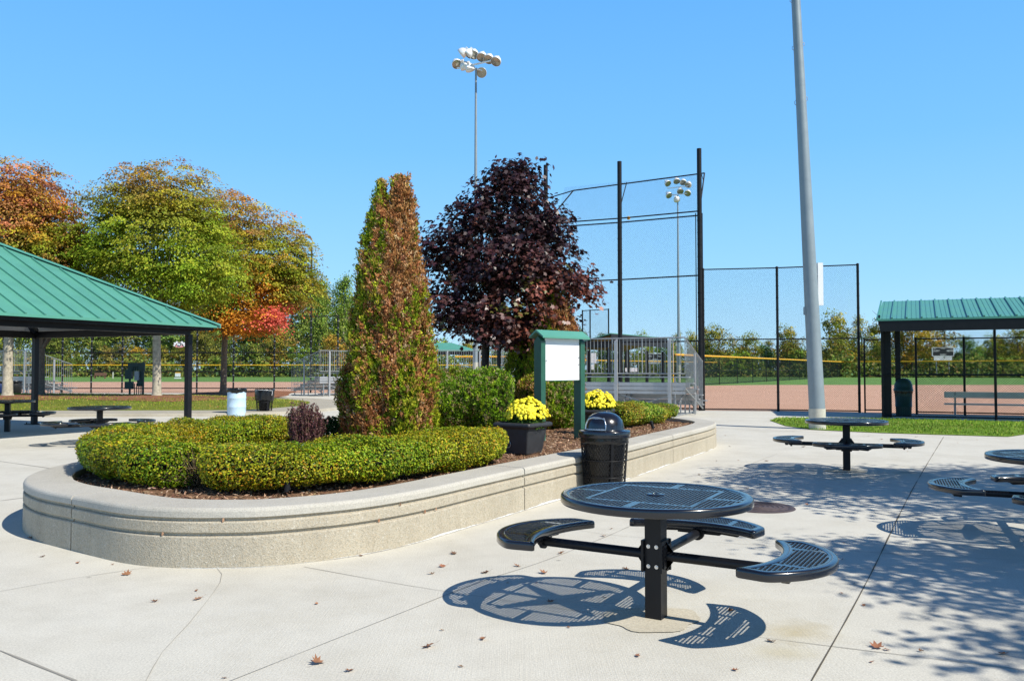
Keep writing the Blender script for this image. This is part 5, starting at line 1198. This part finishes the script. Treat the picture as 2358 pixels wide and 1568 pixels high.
fence('short black chain-link fence at the left end of the right dugout', [D_(0.02, .08), D_(.0, 1.1), D_(.0, 2.3)], 2.6, [2.6, 1.33, .1], .03)
fence('black chain-link gate between the tall fence and the dugout', [(12.17, 28.95), (12.95, 28.75)], 2.52, [2.52, 1.28, .1], .028, name='chain_link_gate', cat='gate')
P3 = (6.84, 30.4); P2_ = (4.12, 31.9); P1_ = (1.34, 33.1)
fence('tall black chain-link fence right of the backstop', [(6.95, 30.42), (9.48, 29.9), (12.0, 29.0)], 5.12, [5.12, 2.57, .06], .045, clips=1, wr=.0021)
# backstop
bs_t = thing('backstop', 'very tall black chain-link backstop with outward leaning top panel', 'backstop', (P3[0], P3[1], 0))
wing = (-.55, 35.3)
for p, h_ in ((P3, 9.55), (P2_, 9.45), (P1_, 9.6), (wing, 9.4)):
    mb = MB(); mb.tube([(p[0], p[1], 0), (p[0], p[1], h_)], .085, 14); po = mb.build('post', 'black_fence', bs_t, True)
    cb = MB()
    for j in range(16): cb.tube([(p[0], p[1], .3 + .44 * j), (p[0], p[1], .33 + .44 * j)], .094, 10)
    cb.build('clamp', 'black_fence', po, True)
mb = MB(); seq = [P3, P2_, P1_, wing]; off = N1 * .12
for a, b in zip(seq[:-1], seq[1:]):
    for z in (7.28, 7.12, 4.92, 2.52, .06): mb.tube([(a[0] + off.x, a[1] + off.y, z), (b[0] + off.x, b[1] + off.y, z)], .026, 8)
for dx in (-.12, .12): mb.tube([(P3[0] + dx, P3[1] + .1, .05), (P3[0] + dx, P3[1] + .1, 7.2)], .018, 6)
ovd = Vector((.39, .85, 0)); ovz = 8.85
tA = (P3[0] + ovd.x, P3[1] + ovd.y); tB = (P1_[0] + .75 + ovd.x, P1_[1] - .3 + ovd.y)
mb.tube([(*tA, ovz), (*tB, ovz - .15)], .026, 8); mb.tube([(P3[0], P3[1], 7.25), (*tA, ovz)], .026, 8); mb.tube([(P1_[0], P1_[1], 7.25), (*tB, ovz - .15)], .026, 8)
mb.tube([(P2_[0], P2_[1], 7.6), (P2_[0] + ovd.x, P2_[1] + ovd.y, ovz - .02)], .02, 6); mb.tube([(P2_[0], P2_[1], 8.6), (P2_[0] + ovd.x, P2_[1] + ovd.y, ovz - .05)], .012, 6); mb.tube([(P3[0], P3[1], 8.9), (P3[0] + ovd.x * .8, P3[1] + ovd.y * .8, ovz - .35)], .012, 6)
tC = (wing[0] + .9, wing[1] + .9); mb.tube([(*tB, ovz - .15), (*tC, ovz - .3)], .024, 8)
mb.build('rail', 'black_fence', bs_t, True)
mb = MB()
for a, b in zip(seq[:-1], seq[1:]): chain(mb, (a[0] + off.x, a[1] + off.y), (b[0] + off.x, b[1] + off.y), .05, 7.2, .071, .0017)
sl_ = Vector((ovd.x, ovd.y, ovz - 7.25)).normalized(); ln_ = Vector((ovd.x, ovd.y, ovz - 7.25)).length
chain(mb, P3, (P1_[0] + .4, P1_[1] - .2), 7.25, 7.25 + ln_, .071, .0017, tilt=sl_)
mb.build('wire_mesh', 'black_fence', bs_t, True, recalc=False)
g_ = (P2_[0] + .35, P2_[1] + .05, 7.28); mb = MB(); mb.lathe([(.001, -.07), (.05, -.05), (.07, 0), (.05, .05), (.001, .07)], g_, 12); tag(mb.build('ball', 'yellow_rail'), 'small yellow softball stuck on the double rail of the backstop', 'ball')

# bench and bin in the dugout
def bench(label, base, L_):
    t = thing('bench', label, 'bench', base, math.atan2(E1.y, E1.x))
    mb = MB(); mb.box((L_ / 2, 0, .42), (L_, .25, .045)); mb.build('seat', 'bench_metal', t)
    mb = MB(); mb.box((L_ / 2, -.17, .73), (L_, .04, .15)); mb.box((L_ / 2, -.165, .635), (L_, .045, .035)); mb.build('backrest', 'bench_metal', t)
    for k in range(3):
        x = .3 + k * (L_ - .6) / 2; mb = MB(); mb.bar((x, .0, 0), (x, .0, .40), .06, .06); mb.bar((x, -.14, .36), (x, -.185, .80), .05, .03); mb.bar((x, -.15, .38), (x, .1, .38), .05, .03); mb.build('leg', 'galvanised', t)
b0 = A0 + E1 * 1.72 + N1 * 1.0; bench('silver aluminium bench with backrest inside the right dugout', (b0.x, b0.y, 0), 5.4)
g = (at_d(2079, 27.0), 27.0); t = thing('trash_can', 'dark green trash can with rounded green lid inside the dugout', 'trash can', (g[0], g[1], 0))
mb = MB(); mb.lathe([(.01, 0), (.20, 0), (.215, .05), (.24, .5), (.255, .8)], (0, 0, 0), 24); mb.lathe([(.245, .84), (.25, .3), (.25, .3)], (0, 0, 0), 24)
for k in range(20): a = k * math.pi / 10; mb.bar((.222 * math.cos(a), .222 * math.sin(a), .02), (.262 * math.cos(a), .262 * math.sin(a), .82), .012, .008)
mb.build('can_body', 'green_plastic', t); bagtop(t, .26, .84, .1, seed=2)
mb = MB(); mb.lathe([(.29, .80), (.295, .86), (.275, .87), (.27, 1.0), (.22, 1.12), (.13, 1.2), (.001, 1.22)], (0, 0, 0), 28); mb.build('lid', 'green_plastic', t)

# ------------------------------------------------------------------ big light pole
px_, py_ = at_d(1880, 21.15), 21.15
lt = thing('light_pole', 'thick pale grey steel light pole with concrete base, cut off at the top', 'light pole', (px_, py_, 0))
mb = MB(); mb.tube([(0, 0, 0), (0, 0, .52)], .205, 32); mb.build('concrete_base', 'pole_base', lt)
mb = MB(); mb.tube([(0, 0, .52), (-.34, 0, 9.0), (-.62, 0, 16.0)], [.195, .122, .085], 32); mb.tube([(-.354, 0, 9.35), (-.328, 0, 8.7)], [.1215, .1265], 32, False); mb.build('shaft', 'pole_grey', lt)
mb = MB()
for z in (8.35, 11.0, 13.2):
    for s_ in (-1, 1):
        r_ = .120 - (z - 9) * .0055; x = -.04 * (z - .52) + s_ * r_; mb.tube([(x, 0, z - .08 + s_ * .05), (x + s_ * .04, 0, z - .05 + s_ * .05), (x + s_ * .04, 0, z + .02 + s_ * .05), (x, 0, z + .05 + s_ * .05)], .007, 6)
for z in (9.75,):
    for s_ in (-1, 1): x = -.04 * (z - .52) + s_ * .115; mb.tube([(x, 0, z - .06 + s_ * .05), (x + s_ * .04, 0, z - .04 + s_ * .05), (x + s_ * .04, 0, z + .03 + s_ * .05), (x, 0, z + .05 + s_ * .05)], .007, 6)
mb.build('step_lugs', 'galvanised', lt)
mb = MB(); mb.box((.13, .05, 3.66), (.13, .10, 1.08)); mb.bar((.0, .03, 3.9), (.18, .05, 3.9), .03, .03); mb.bar((.0, .03, 3.4), (.18, .05, 3.4), .03, .03); mb.build('junction_box', 'white_paint', lt)
mb = MB(); mb.box((-.275, 0, 2.98), (.06, .08, .2)); mb.build('small_box', 'pole_grey', lt)

# far flood light masts
def flood(me_parent, x, y, z, rz, tilt, s=1.0):
    t = bpy.data.objects.new('floodlight', FL_A); COL.objects.link(t); t.parent = me_parent; t.location = (x, y, z); t.rotation_euler = (tilt, 0, rz); t.scale = (s, s, s)
    g_ = bpy.data.objects.new('lens', FL_B); COL.objects.link(g_); g_.parent = t
mb = MB(); mb.lathe([(.001, .25), (.08, .245), (.14, .215), (.20, .14), (.238, .04), (.25, -.07), (.235, -.07)], (0, 0, 0), 20); mb.box((0, 0, .29), (.13, .13, .13)); o = mb.build('tmp', 'lamp_white'); FL_A = o.data; bpy.data.objects.remove(o)
mb = MB(); mb.lathe([(.001, -.03), (.228, -.045)], (0, 0, 0), 20); o = mb.build('tmp', 'lamp_glass'); FL_B = o.data; bpy.data.objects.remove(o)
def mast(label, u, ybot_d, ytop, rows, rr=.13):
    d_ = ybot_d; z1 = H + (848 - ytop) * d_ / F; x = at_d(u, d_)
    t = thing('floodlight_mast', label, 'light mast', (x, d_, 0), 0, 'distant floodlight masts')
    mb = MB(); mb.tube([(0, 0, 0), (0, 0, 1.9)], rr * 1.12, 16); mb.build('concrete_base', 'pole_base', t)
    mb = MB(); mb.tube([(0, 0, 1.9), (0, 0, z1)], [rr, rr * .42], 16); mb.build('mast_pole', 'pole_grey', t)
    mb = MB()
    for (z, dirx, diry, half) in rows['bars']: mb.bar((-dirx * half, -diry * half, z1 + z), (dirx * half, diry * half, z1 + z), .07, .09)
    mb.build('crossarm', 'lamp_white', t)
    for (x_, y_, z_, rz, tl) in rows['lamps']: flood(t, x_, y_, z1 + z_, rz, tl, rows.get('s', 1.3))
    return t
dA = 52.0; k = dA / F
mast('tallest floodlight mast, rising behind the maple crown', 1095, dA, 150, {'s': 1.32, 'bars': [(.25, .85, -.52, 1.45), (-.05, .8, .6, .7)],
     'lamps': [(-1.25, .75, .55, R(20), R(-42)), (-.72, .45, .25, R(150), R(-48)), (-.15, .1, .92, R(-10), R(-35)), (-.38, .3, .08, R(160), R(-50)), (.38, -.25, .62, R(-15), R(-35)), (.82, -.5, .40, R(-20), R(-38)), (1.28, -.8, .15, R(-25), R(-40)), (.34, .35, -.15, R(0), R(-60)), (-.52, -.4, .75, R(90), R(40)), (-.85, -.45, .78, R(70), R(55))]}, .15)
dB = 92.0
mast('farther floodlight mast seen through the backstop mesh', 1563, dB, 448, {'s': 1.5, 'bars': [(.9, .85, -.5, 1.2), (.1, .85, -.5, 1.1)],
     'lamps': [(-1.0, .5, 1.45, R(30), R(-50)), (-.1, .05, 1.6, R(0), R(-35)), (.55, -.3, 1.4, R(-15), R(-40)), (1.05, -.6, 1.05, R(-30), R(-40)), (-.9, .4, .1, R(30), R(-45)), (.25, -.15, .45, R(0), R(-35)), (1.0, -.5, .15, R(-25), R(-45)), (-.1, 0, -.45, R(150), R(-60))]}, .17)

# ------------------------------------------------------------------ bleachers
LB = 6.4
def make_bleacher(label, loc, rz, mirror=False):
    """origin at back left corner on the ground; x along the back, y towards the field"""
    t = thing('bleacher', label, 'bleachers', loc, rz, 'aluminium bleachers')
    for k in range(5):
        y = .12 + .6 * k; z = 1.25 - .205 * k; mb = MB()
        for q in (0, .125): mb.box((LB / 2, y + q + .05, z), (LB + .2, .115, .035))
        mb.box((LB / 2, y + .11, z - .012), (LB + .2, .24, .012)); mb.build('seat_plank', 'aluminium', t)
        if k < 4:
            mb = MB(); mb.box((LB / 2, y + .42, z - .33), (LB + .1, .26, .03)); mb.box((LB / 2, y + .27, z - .24), (LB + .1, .02, .14)); mb.build('foot_plank', 'aluminium', t)
    mb = MB(); mb.box((LB / 2, .02, 1.02), (LB, .025, .11)); mb.box((LB / 2, .02, .89), (LB, .025, .11)); mb.box((LB / 2, .02, .76), (LB, .025, .09)); mb.build('back_boards', 'aluminium', t)
    for k in range(4):
        x = .35 + k * (LB - .7) / 3; mb = MB()
        mb.bar((x, .1, .03), (x, 2.9, .03), .05, .05); mb.bar((x, .12, .03), (x, .12, 1.22), .05, .05); mb.bar((x, .12, 1.12), (x, 2.75, .2), .05, .05)
        for j in range(1, 5): mb.bar((x, .22 + .6 * j, .04), (x, .22 + .6 * j, 1.22 - .205 * j), .04, .04)
        mb.bar((x, .12, .1), (x, 1.4, .8), .03, .03); mb.build('frame', 'galvanised', t)
    mb = MB()
    for k in range(3):
        x0 = .35 + k * (LB - .7) / 3; x1 = x0 + (LB - .7) / 3; mb.bar((x0, .10, .12), (x1, .10, .72), .03, .03); mb.bar((x0, .10, .72), (x1, .10, .12), .03, .03)
    mb.build('cross_brace', 'galvanised', t)
    z1, z0 = 2.50, 1.36
    mb = MB()
    for z in (z0, z1): mb.tube([(0, 0, z), (LB, 0, z)], .021, 8)
    n = int(LB / .125)
    for k in range(n + 1): x = LB * k / n; mb.tube([(x, 0, z0), (x, 0, z1)], .009 if k % 8 else .018, 6, False)
    mb.build('back_railing', 'galvanised', t)
    for x in (0, LB):
        mb = MB(); ye = 2.45; dz = .74
        mb.tube([(x, 0, z1), (x, ye, z1 - dz)], .021, 8); mb.tube([(x, 0, z0 - .45), (x, ye, z0 - .45 - dz)], .021, 8)
        for k in range(1, 20): y = ye * k / 19; mb.tube([(x, y, z0 - .45 - dz * k / 19), (x, y, z1 - dz * k / 19)], .009, 6, False)
        mb.build('side_railing', 'galvanised', t)
        mb = MB(); mb.box((x, 1.35, .93 + .1), (.05, .09, 2.0)); mb.build('side_post', 'aluminium', t)
    for k in range(4):
        x = .62 + k * (LB - 1.1) / 3 * 1.0; mb = MB(); mb.box((x, -.05, 1.2), (.10, .06, 2.4)); mb.add([(x - .05, -.08, 2.4), (x + .05, -.08, 2.4), (x + .05, -.02, 2.4), (x - .05, -.02, 2.4), (x + .01, -.02, 2.48), (x + .05, -.02, 2.48)], [(0, 1, 5, 4), (0, 4, 3), (3, 4, 5, 2), (1, 2, 5)]); mb.build('rail_post', 'aluminium', t)
    return t
cr = Vector((5.42, 26.3, 0)) - E1 * LB; aE = math.atan2(E1.y, E1.x)
b1 = make_bleacher('silver aluminium bleachers with picket railing right of the notice board', (cr.x, cr.y, 0), aE)
def add_bl(label, loc, rz):
    c = copy_tree(b1); c.location = loc; c.rotation_euler = (0, 0, rz); c['label'] = label; return c
c0 = Vector((at_d(72, 45.4), 45.4, 0)) - E1 * LB; add_bl('silver bleachers at the left edge behind the pavilion post', (c0.x, c0.y, 0), aE)
add_bl('silver bleachers left of the twin-tipped conifer, behind the purple shrub', (at_d(737, 45.6), 45.6, 0), R(52))
add_bl('silver bleachers seen under the maple crown behind the tall hedge', (at_d(1004, 45.5), 45.5, 0), R(2))

# ------------------------------------------------------------------ left field fences
fy = 51.9
xs = [at_d(u, fy) for u in (-60, 8, 78, 144, 211, 282, 366, 454, 538, 632, 716, 778)]
lf = fence('long tall black chain-link fence in front of the left ball field', [(x, fy) for x in xs], 4.75, [4.75, 2.5, 1.33, .3], .05, pitch=.12, wr=.0035, top_r=.03, tall=[4.75] * 8 + [4.75, 4.75, 9.0, 4.75], clips=2)
yy = fence('long outfield fence with yellow cap beyond the left ball field', [(-95 + 7.5 * k, 147.0) for k in range(14)], 2.06, [1.0], .04, pitch=.3, wr=.009, top_r=.02, yellow=.09)
fence('foul-line fence with yellow cap running away behind the tall right fence', [(13.2 + (58 - 13.2) * k / 14, 68 + (147 - 68) * k / 14) for k in range(15)], 2.62, [1.3, .1], .035, pitch=.16, wr=.0065, top_r=.02, yellow=.09)
fence('outfield fence with yellow cap beyond the right ball field', [(58 + 2.6 * k, 147 - 2.4 * k) for k in range(12)], 2.64, [1.1, .1], .035, pitch=.26, wr=.007, top_r=.02, yellow=.09)
fence('yellow capped fence of the farther field behind the right bleachers', [(8 + 4 * k, 95 + 6 * k) for k in range(7)], 2.42, [1.2], .035, pitch=.2, wr=.009, top_r=.02, yellow=.07)
fence('short yellow capped fence seen under the maple crown', [(at_d(1048, 79), 79), (at_d(1120, 79), 79), (at_d(1200, 79), 79)], 2.6, [1.2], .035, pitch=.2, wr=.008, top_r=.02, yellow=.08)
fence('tall narrow black fence panel above the dugout roof behind the bleachers', [(5.05, 60), (5.55, 59.5), (6.75, 58.5)], 5.65, [5.65, 3.0], .05, pitch=.14, wr=.004, top_r=.03)
def foul(label, x, y, z, r=.06):
    t = thing('foul_pole', label, 'foul pole', (x, y, 0), 0, 'yellow foul poles'); mb = MB(); mb.tube([(0, 0, 0), (0, 0, z)], r, 12); mb.build('pole', 'yellow_rail', t); mb = MB(); mb.tube([(0, 0, 0), (0, 0, .12)], r * 1.6, 12); mb.build('footing', 'pole_base', t)
foul('yellow foul pole seen through the dugout mesh', at_d(2062, 143), 143, 7.5, .09)
foul('short yellow pole at the near end of the foul-line fence', at_d(1550, 67.6), 67.6, 3.5, .05)

# scoreboards
def text_mesh(s, size):
    cu = bpy.data.curves.new('txt', 'FONT'); cu.body = s; cu.size = size; cu.align_x = 'CENTER'; cu.align_y = 'CENTER'; cu.extrude = .004
    o = bpy.data.objects.new('txt', cu); COL.objects.link(o); dgp = bpy.context.evaluated_depsgraph_get(); me = bpy.data.meshes.new_from_object(o.evaluated_get(dgp)); bpy.data.objects.remove(o); return me
def put_text(s, size, parent, loc, mat, name='lettering'):
    me = text_mesh(s, size); me.materials.clear(); me.materials.append(M[mat]); o = bpy.data.objects.new(name, me); COL.objects.link(o); o.parent = parent; o.location = loc; o.rotation_euler = (R(90), 0, 0); return o
def scoreboard(label, x, y, W_, rz, zt):
    t = thing('scoreboard', label, 'scoreboard', (x, y, 0), rz, 'black scoreboards'); Hb = W_ * .4
    mb = MB(); mb.box((0, 0, zt - Hb / 2), (W_, .2, Hb)); pn = mb.build('panel', 'black_plastic', t)
    mb = MB()
    for (cx, cz, sx, sz) in ((0, zt, W_ + .1, .07), (0, zt - Hb, W_ + .1, .07), (-W_ / 2, zt - Hb / 2, .07, Hb), (W_ / 2, zt - Hb / 2, .07, Hb)): mb.box((cx, 0, cz), (sx, .24, sz))
    mb.build('frame', 'white_paint', pn)
    for s_, sz, xx, zz in (('BALL', .14, -.38, .12), ('STRIKE', .14, 0, .12), ('OUT', .14, .38, .12), ('GUEST', .30, -.33, .40), ('HOME', .30, .34, .40), ('INNING', .22, 0, .84)):
        put_text(s_, sz * W_ / 2.6, pn, (xx * W_, -.105, zt - Hb * zz), 'white_paint')
    mb = MB(); mb.box((0, 0, zt - Hb - W_ * .11), (W_ * .86, .12, W_ * .19)); mb.build('lower_panel', 'notice_white', t)
    for s_ in (-1, 1): mb = MB(); mb.box((s_ * W_ * .3, .1, (zt - .1) / 2), (.16, .16, zt - .1)); mb.build('post', 'galvanised', t)
xs_, ys_ = at_d(2171, 141), 141; scoreboard('black scoreboard reading guest and home beyond the right field', xs_, ys_, 3.55, R(-26) * 0, 1.53 + 47.7 * 141 / F)
xs_, ys_ = at_d(1508, 128), 128; scoreboard('smaller black scoreboard seen through the bleacher pickets', xs_, ys_, 2.6, 0, 1.53 + 34 * 128 / F)

# far dugout behind bleachers, and far green roof
d2 = thing('dugout', 'distant dugout with dark roof edge and brown ceiling behind the bleachers', 'dugout', (6.5, 55, 0), math.atan2(9, 5.4))
mb = MB(); mb.add([(0, 0, 3.85), (10.5, 0, 3.85), (10.5, 3.6, 3.0), (0, 3.6, 3.0)] + [(0, 0, 3.78), (10.5, 0, 3.78), (10.5, 3.6, 2.93), (0, 3.6, 2.93)], [(0, 3, 2, 1), (4, 5, 6, 7), (0, 1, 5, 4), (1, 2, 6, 5), (2, 3, 7, 6), (3, 0, 4, 7)]); mb.build('roof', 'green_roof', d2)
mb = MB(); mb.box((5.25, .02, 3.45), (10.4, .05, .7)); mb.box((.02, 1.8, 3.1), (.05, 3.5, .4)); mb.build('fascia', 'black_plastic', d2)
mb = MB(); mb.add([(0.05, .05, 3.70), (10.4, .05, 3.70), (10.4, 3.5, 2.86), (.05, 3.5, 2.86)], [(0, 1, 2, 3)]); mb.build('ceiling', 'brown_wood', d2)
for x_ in (.3, 3.5, 7, 10.2):
    for y_ in (.3, 3.3): mb = MB(); mb.box((x_, y_, 1.4), (.18, .18, 2.8)); mb.build('column', 'black_paint', d2)
mb = MB(); chain(mb, (0, -.1), (10.4, -.1), .1, 2.6, .14, .004); mb.build('wire_mesh', 'black_fence', d2, recalc=False)
d3_ = thing('dugout', 'distant green metal roof seen between the conifer and the maple trunk', 'dugout', (at_d(1040, 73), 73, 0), 0)
mb = MB(); xL, xR = at_d(880, 73) - at_d(1040, 73), at_d(1109, 73) - at_d(1040, 73)
mb.add([(xL, -2, 2.98), (xR, -2, 2.98), (xR, 2, 2.98), (xL, 2, 2.98), (xL + 2, 0, 3.75), (xR - 2.6, 0, 3.75)], [(0, 1, 5, 4), (1, 2, 5), (2, 3, 4, 5), (3, 0, 4), (0, 3, 2, 1)]); mb.build('roof', 'green_roof', d3_)
mb = MB(); mb.box(((xL + xR) / 2, -1.95, 2.85), (xR - xL - .1, .06, .22)); mb.box(((xL + xR) / 2, 1.95, 2.85), (xR - xL - .1, .06, .22)); mb.build('fascia', 'black_paint', d3_)
for x_ in (xL + .3, (xL + xR) / 2, xR - .3):
    for y_ in (-1.8, 1.8): mb = MB(); mb.box((x_, y_, 1.38), (.15, .15, 2.76)); mb.build('column', 'black_paint', d3_)
# white notices on the far dugout fence
for (u, y0_, y1_, w_, dd, lab) in ((1367, 813, 836, 12, 54, 'tall white printed notice on the mesh behind the bleachers'), (1365, 839, 851, 7, 54, 'small white notice below the tall one behind the bleachers'), (1459, 847, 856, 17, 56, 'wide white notice low on the mesh behind the bleachers'), (1442, 847, 856, 5, 56, 'narrow white notice low on the mesh behind the bleachers')):
    k = dd / F; t = thing('notice_sign', lab, 'sign', (at_d(u, dd), dd, 0)); h_ = (y1_ - y0_) * k; zc = H + (848 - (y0_ + y1_) / 2) * k
    mb = MB(); mb.box((0, 0, zc), (w_ * k, .02, h_)); mb.build('sign_plate', 'notice_white', t)
    mb = MB()
    for q in (-1, 1): mb.bar((q * w_ * k * .35, .02, 0), (q * w_ * k * .35, .02, zc), .03, .02)
    mb.build('mounting_bar', 'black_fence', t)

# emblem sign on the left fence
k = fy / F; sx_, sz_ = at_d(413, fy - .12), H + (848 - 793) * k
t = thing('fence_sign', 'oval pink and white sign with a dark swirl hung on the left fence', 'sign', (sx_, fy - .12, sz_))
mb = MB(); P = ellipse_poly(0, 0, .36, .17, 0, 40, .0); V = [(x, -.008, z - .03) for x, z in P] + [(x, .012, z - .03) for x, z in P]; n = len(P); mb.add(V, [tuple(range(n)), tuple(range(2 * n - 1, n - 1, -1))] + [(i, n + i, n + (i + 1) % n, (i + 1) % n) for i in range(n)]); mb.build('oval_plate', 'pink_sign', t)
for s_ in (-1, 1):
    mb = MB(); mb.bar((s_ * .34, -.016, -.10), (s_ * .12, -.016, .17), .012, .11, up=(1, 0, 0)); mb.bar((s_ * .2, -.017, -.02), (s_ * .33, -.017, .1), .012, .08, up=(1, 0, 0)); mb.build('white_bat', 'board_white', t)
    mb = MB(); mb.bar((s_ * .26, -.026, -.09), (s_ * .15, -.026, .04), .006, .035, up=(1, 0, 0)); mb.build('dark_bar', 'black_plastic', t)
mb = MB(); P = ellipse_poly(0, 0, .14, .13, 0, 24, 0); mb.add([(x, -.020, z + .0) for x, z in P], [tuple(range(24))]); mb.build('white_disc', 'board_white', t)
mb = MB(); mb.tube([(-.07 + .0, -.03, .10), (0, -.03, .115)] + [(.10 * math.cos(a) * (1 - .0 * a), -.03, .005 + .10 * math.sin(a)) for a in np.linspace(1.3, -2.6, 14)] + [(-.06, -.03, -.03)], .019, 6); mb.build('swirl', 'black_plastic', t)

# utility box
g = G(314, 913, 0); uy = 38.5; ux = at_d(314, uy); k = uy / F
t = thing('utility_cabinet', 'dark green electrical boxes on posts left of the thick tree trunk', 'utility box', (ux, uy, .33), 0)
mb = MB()
for x_ in (-.28, .33): mb.bar((x_, 0, 0), (x_, 0, 1.5 if x_ > 0 else 1.45), .07, .07)
mb.build('post', 'box_green', t)
mb = MB(); mb.box((.02, .0, 1.28), (.75, .12, .35)); mb.box((-.28, -.08, .92), (.30, .2, .42)); mb.box((-.27, -.08, .42), (.34, .2, .34)); mb.box((.20, .02, .72), (.3, .06, .7)); mb.build('boxes', 'box_green', t)
mb = MB(); mb.box((.08, -.06, .86), (.20, .14, .42)); mb.build('meter_box', 'galvanised', t)
mb = MB()
for x_ in (-.05, .05, .15, .25): mb.tube([(x_, -.03, 0), (x_, -.03, .5)], .022, 8)
for x_ in (-.12, -.02, .08): mb.tube([(x_, -.08, 1.05), (x_, -.08, 1.3)], .02, 8)
mb.build('conduit', 'box_green', t)

# small far items on the left field
k = 125 / F
t = thing('sandwich_sign', 'small white and yellow sign board on the far left grass', 'sign', (at_d(410, 125), 125, 0)); mb = MB(); mb.box((0, 0, .55), (.75, .2, .5)); mb.box((0, 0, .08), (.85, .5, .16)); mb.build('sign_board', 'white_paint', t); mb = MB(); mb.box((0, 0, .88), (.7, .2, .14)); mb.build('top_strip', 'yellow_rail', t)
t = thing('far_bench', 'long reddish brown bench beyond the left infield', 'bench', (at_d(231, 125), 125, 0)); mb = MB(); mb.box((0, 0, .45), (1.8, .4, .06)); mb.build('seat', 'brown_wood', t); mb = MB(); mb.box((0, .2, .68), (1.8, .06, .4)); mb.build('backrest', 'brown_wood', t)
for s_ in (-1, 1): mb = MB(); mb.box((s_ * .75, 0, .22), (.1, .35, .42)); mb.build('leg', 'brown_wood', t)
t = thing('marker_post', 'single short white post beyond the left infield', 'post', (at_d(261, 125), 125, 0)); mb = MB(); mb.box((0, 0, .5), (.14, .14, 1.0)); mb.build('post', 'pole_base', t); mb = MB(); mb.lathe([(.08, 1.0), (.09, 1.03), (.001, 1.08)], (0, 0, 0), 8); mb.build('cap', 'pole_base', t)
print('objects', len(bpy.data.objects), 'verts', sum(len(m.vertices) for m in bpy.data.meshes))
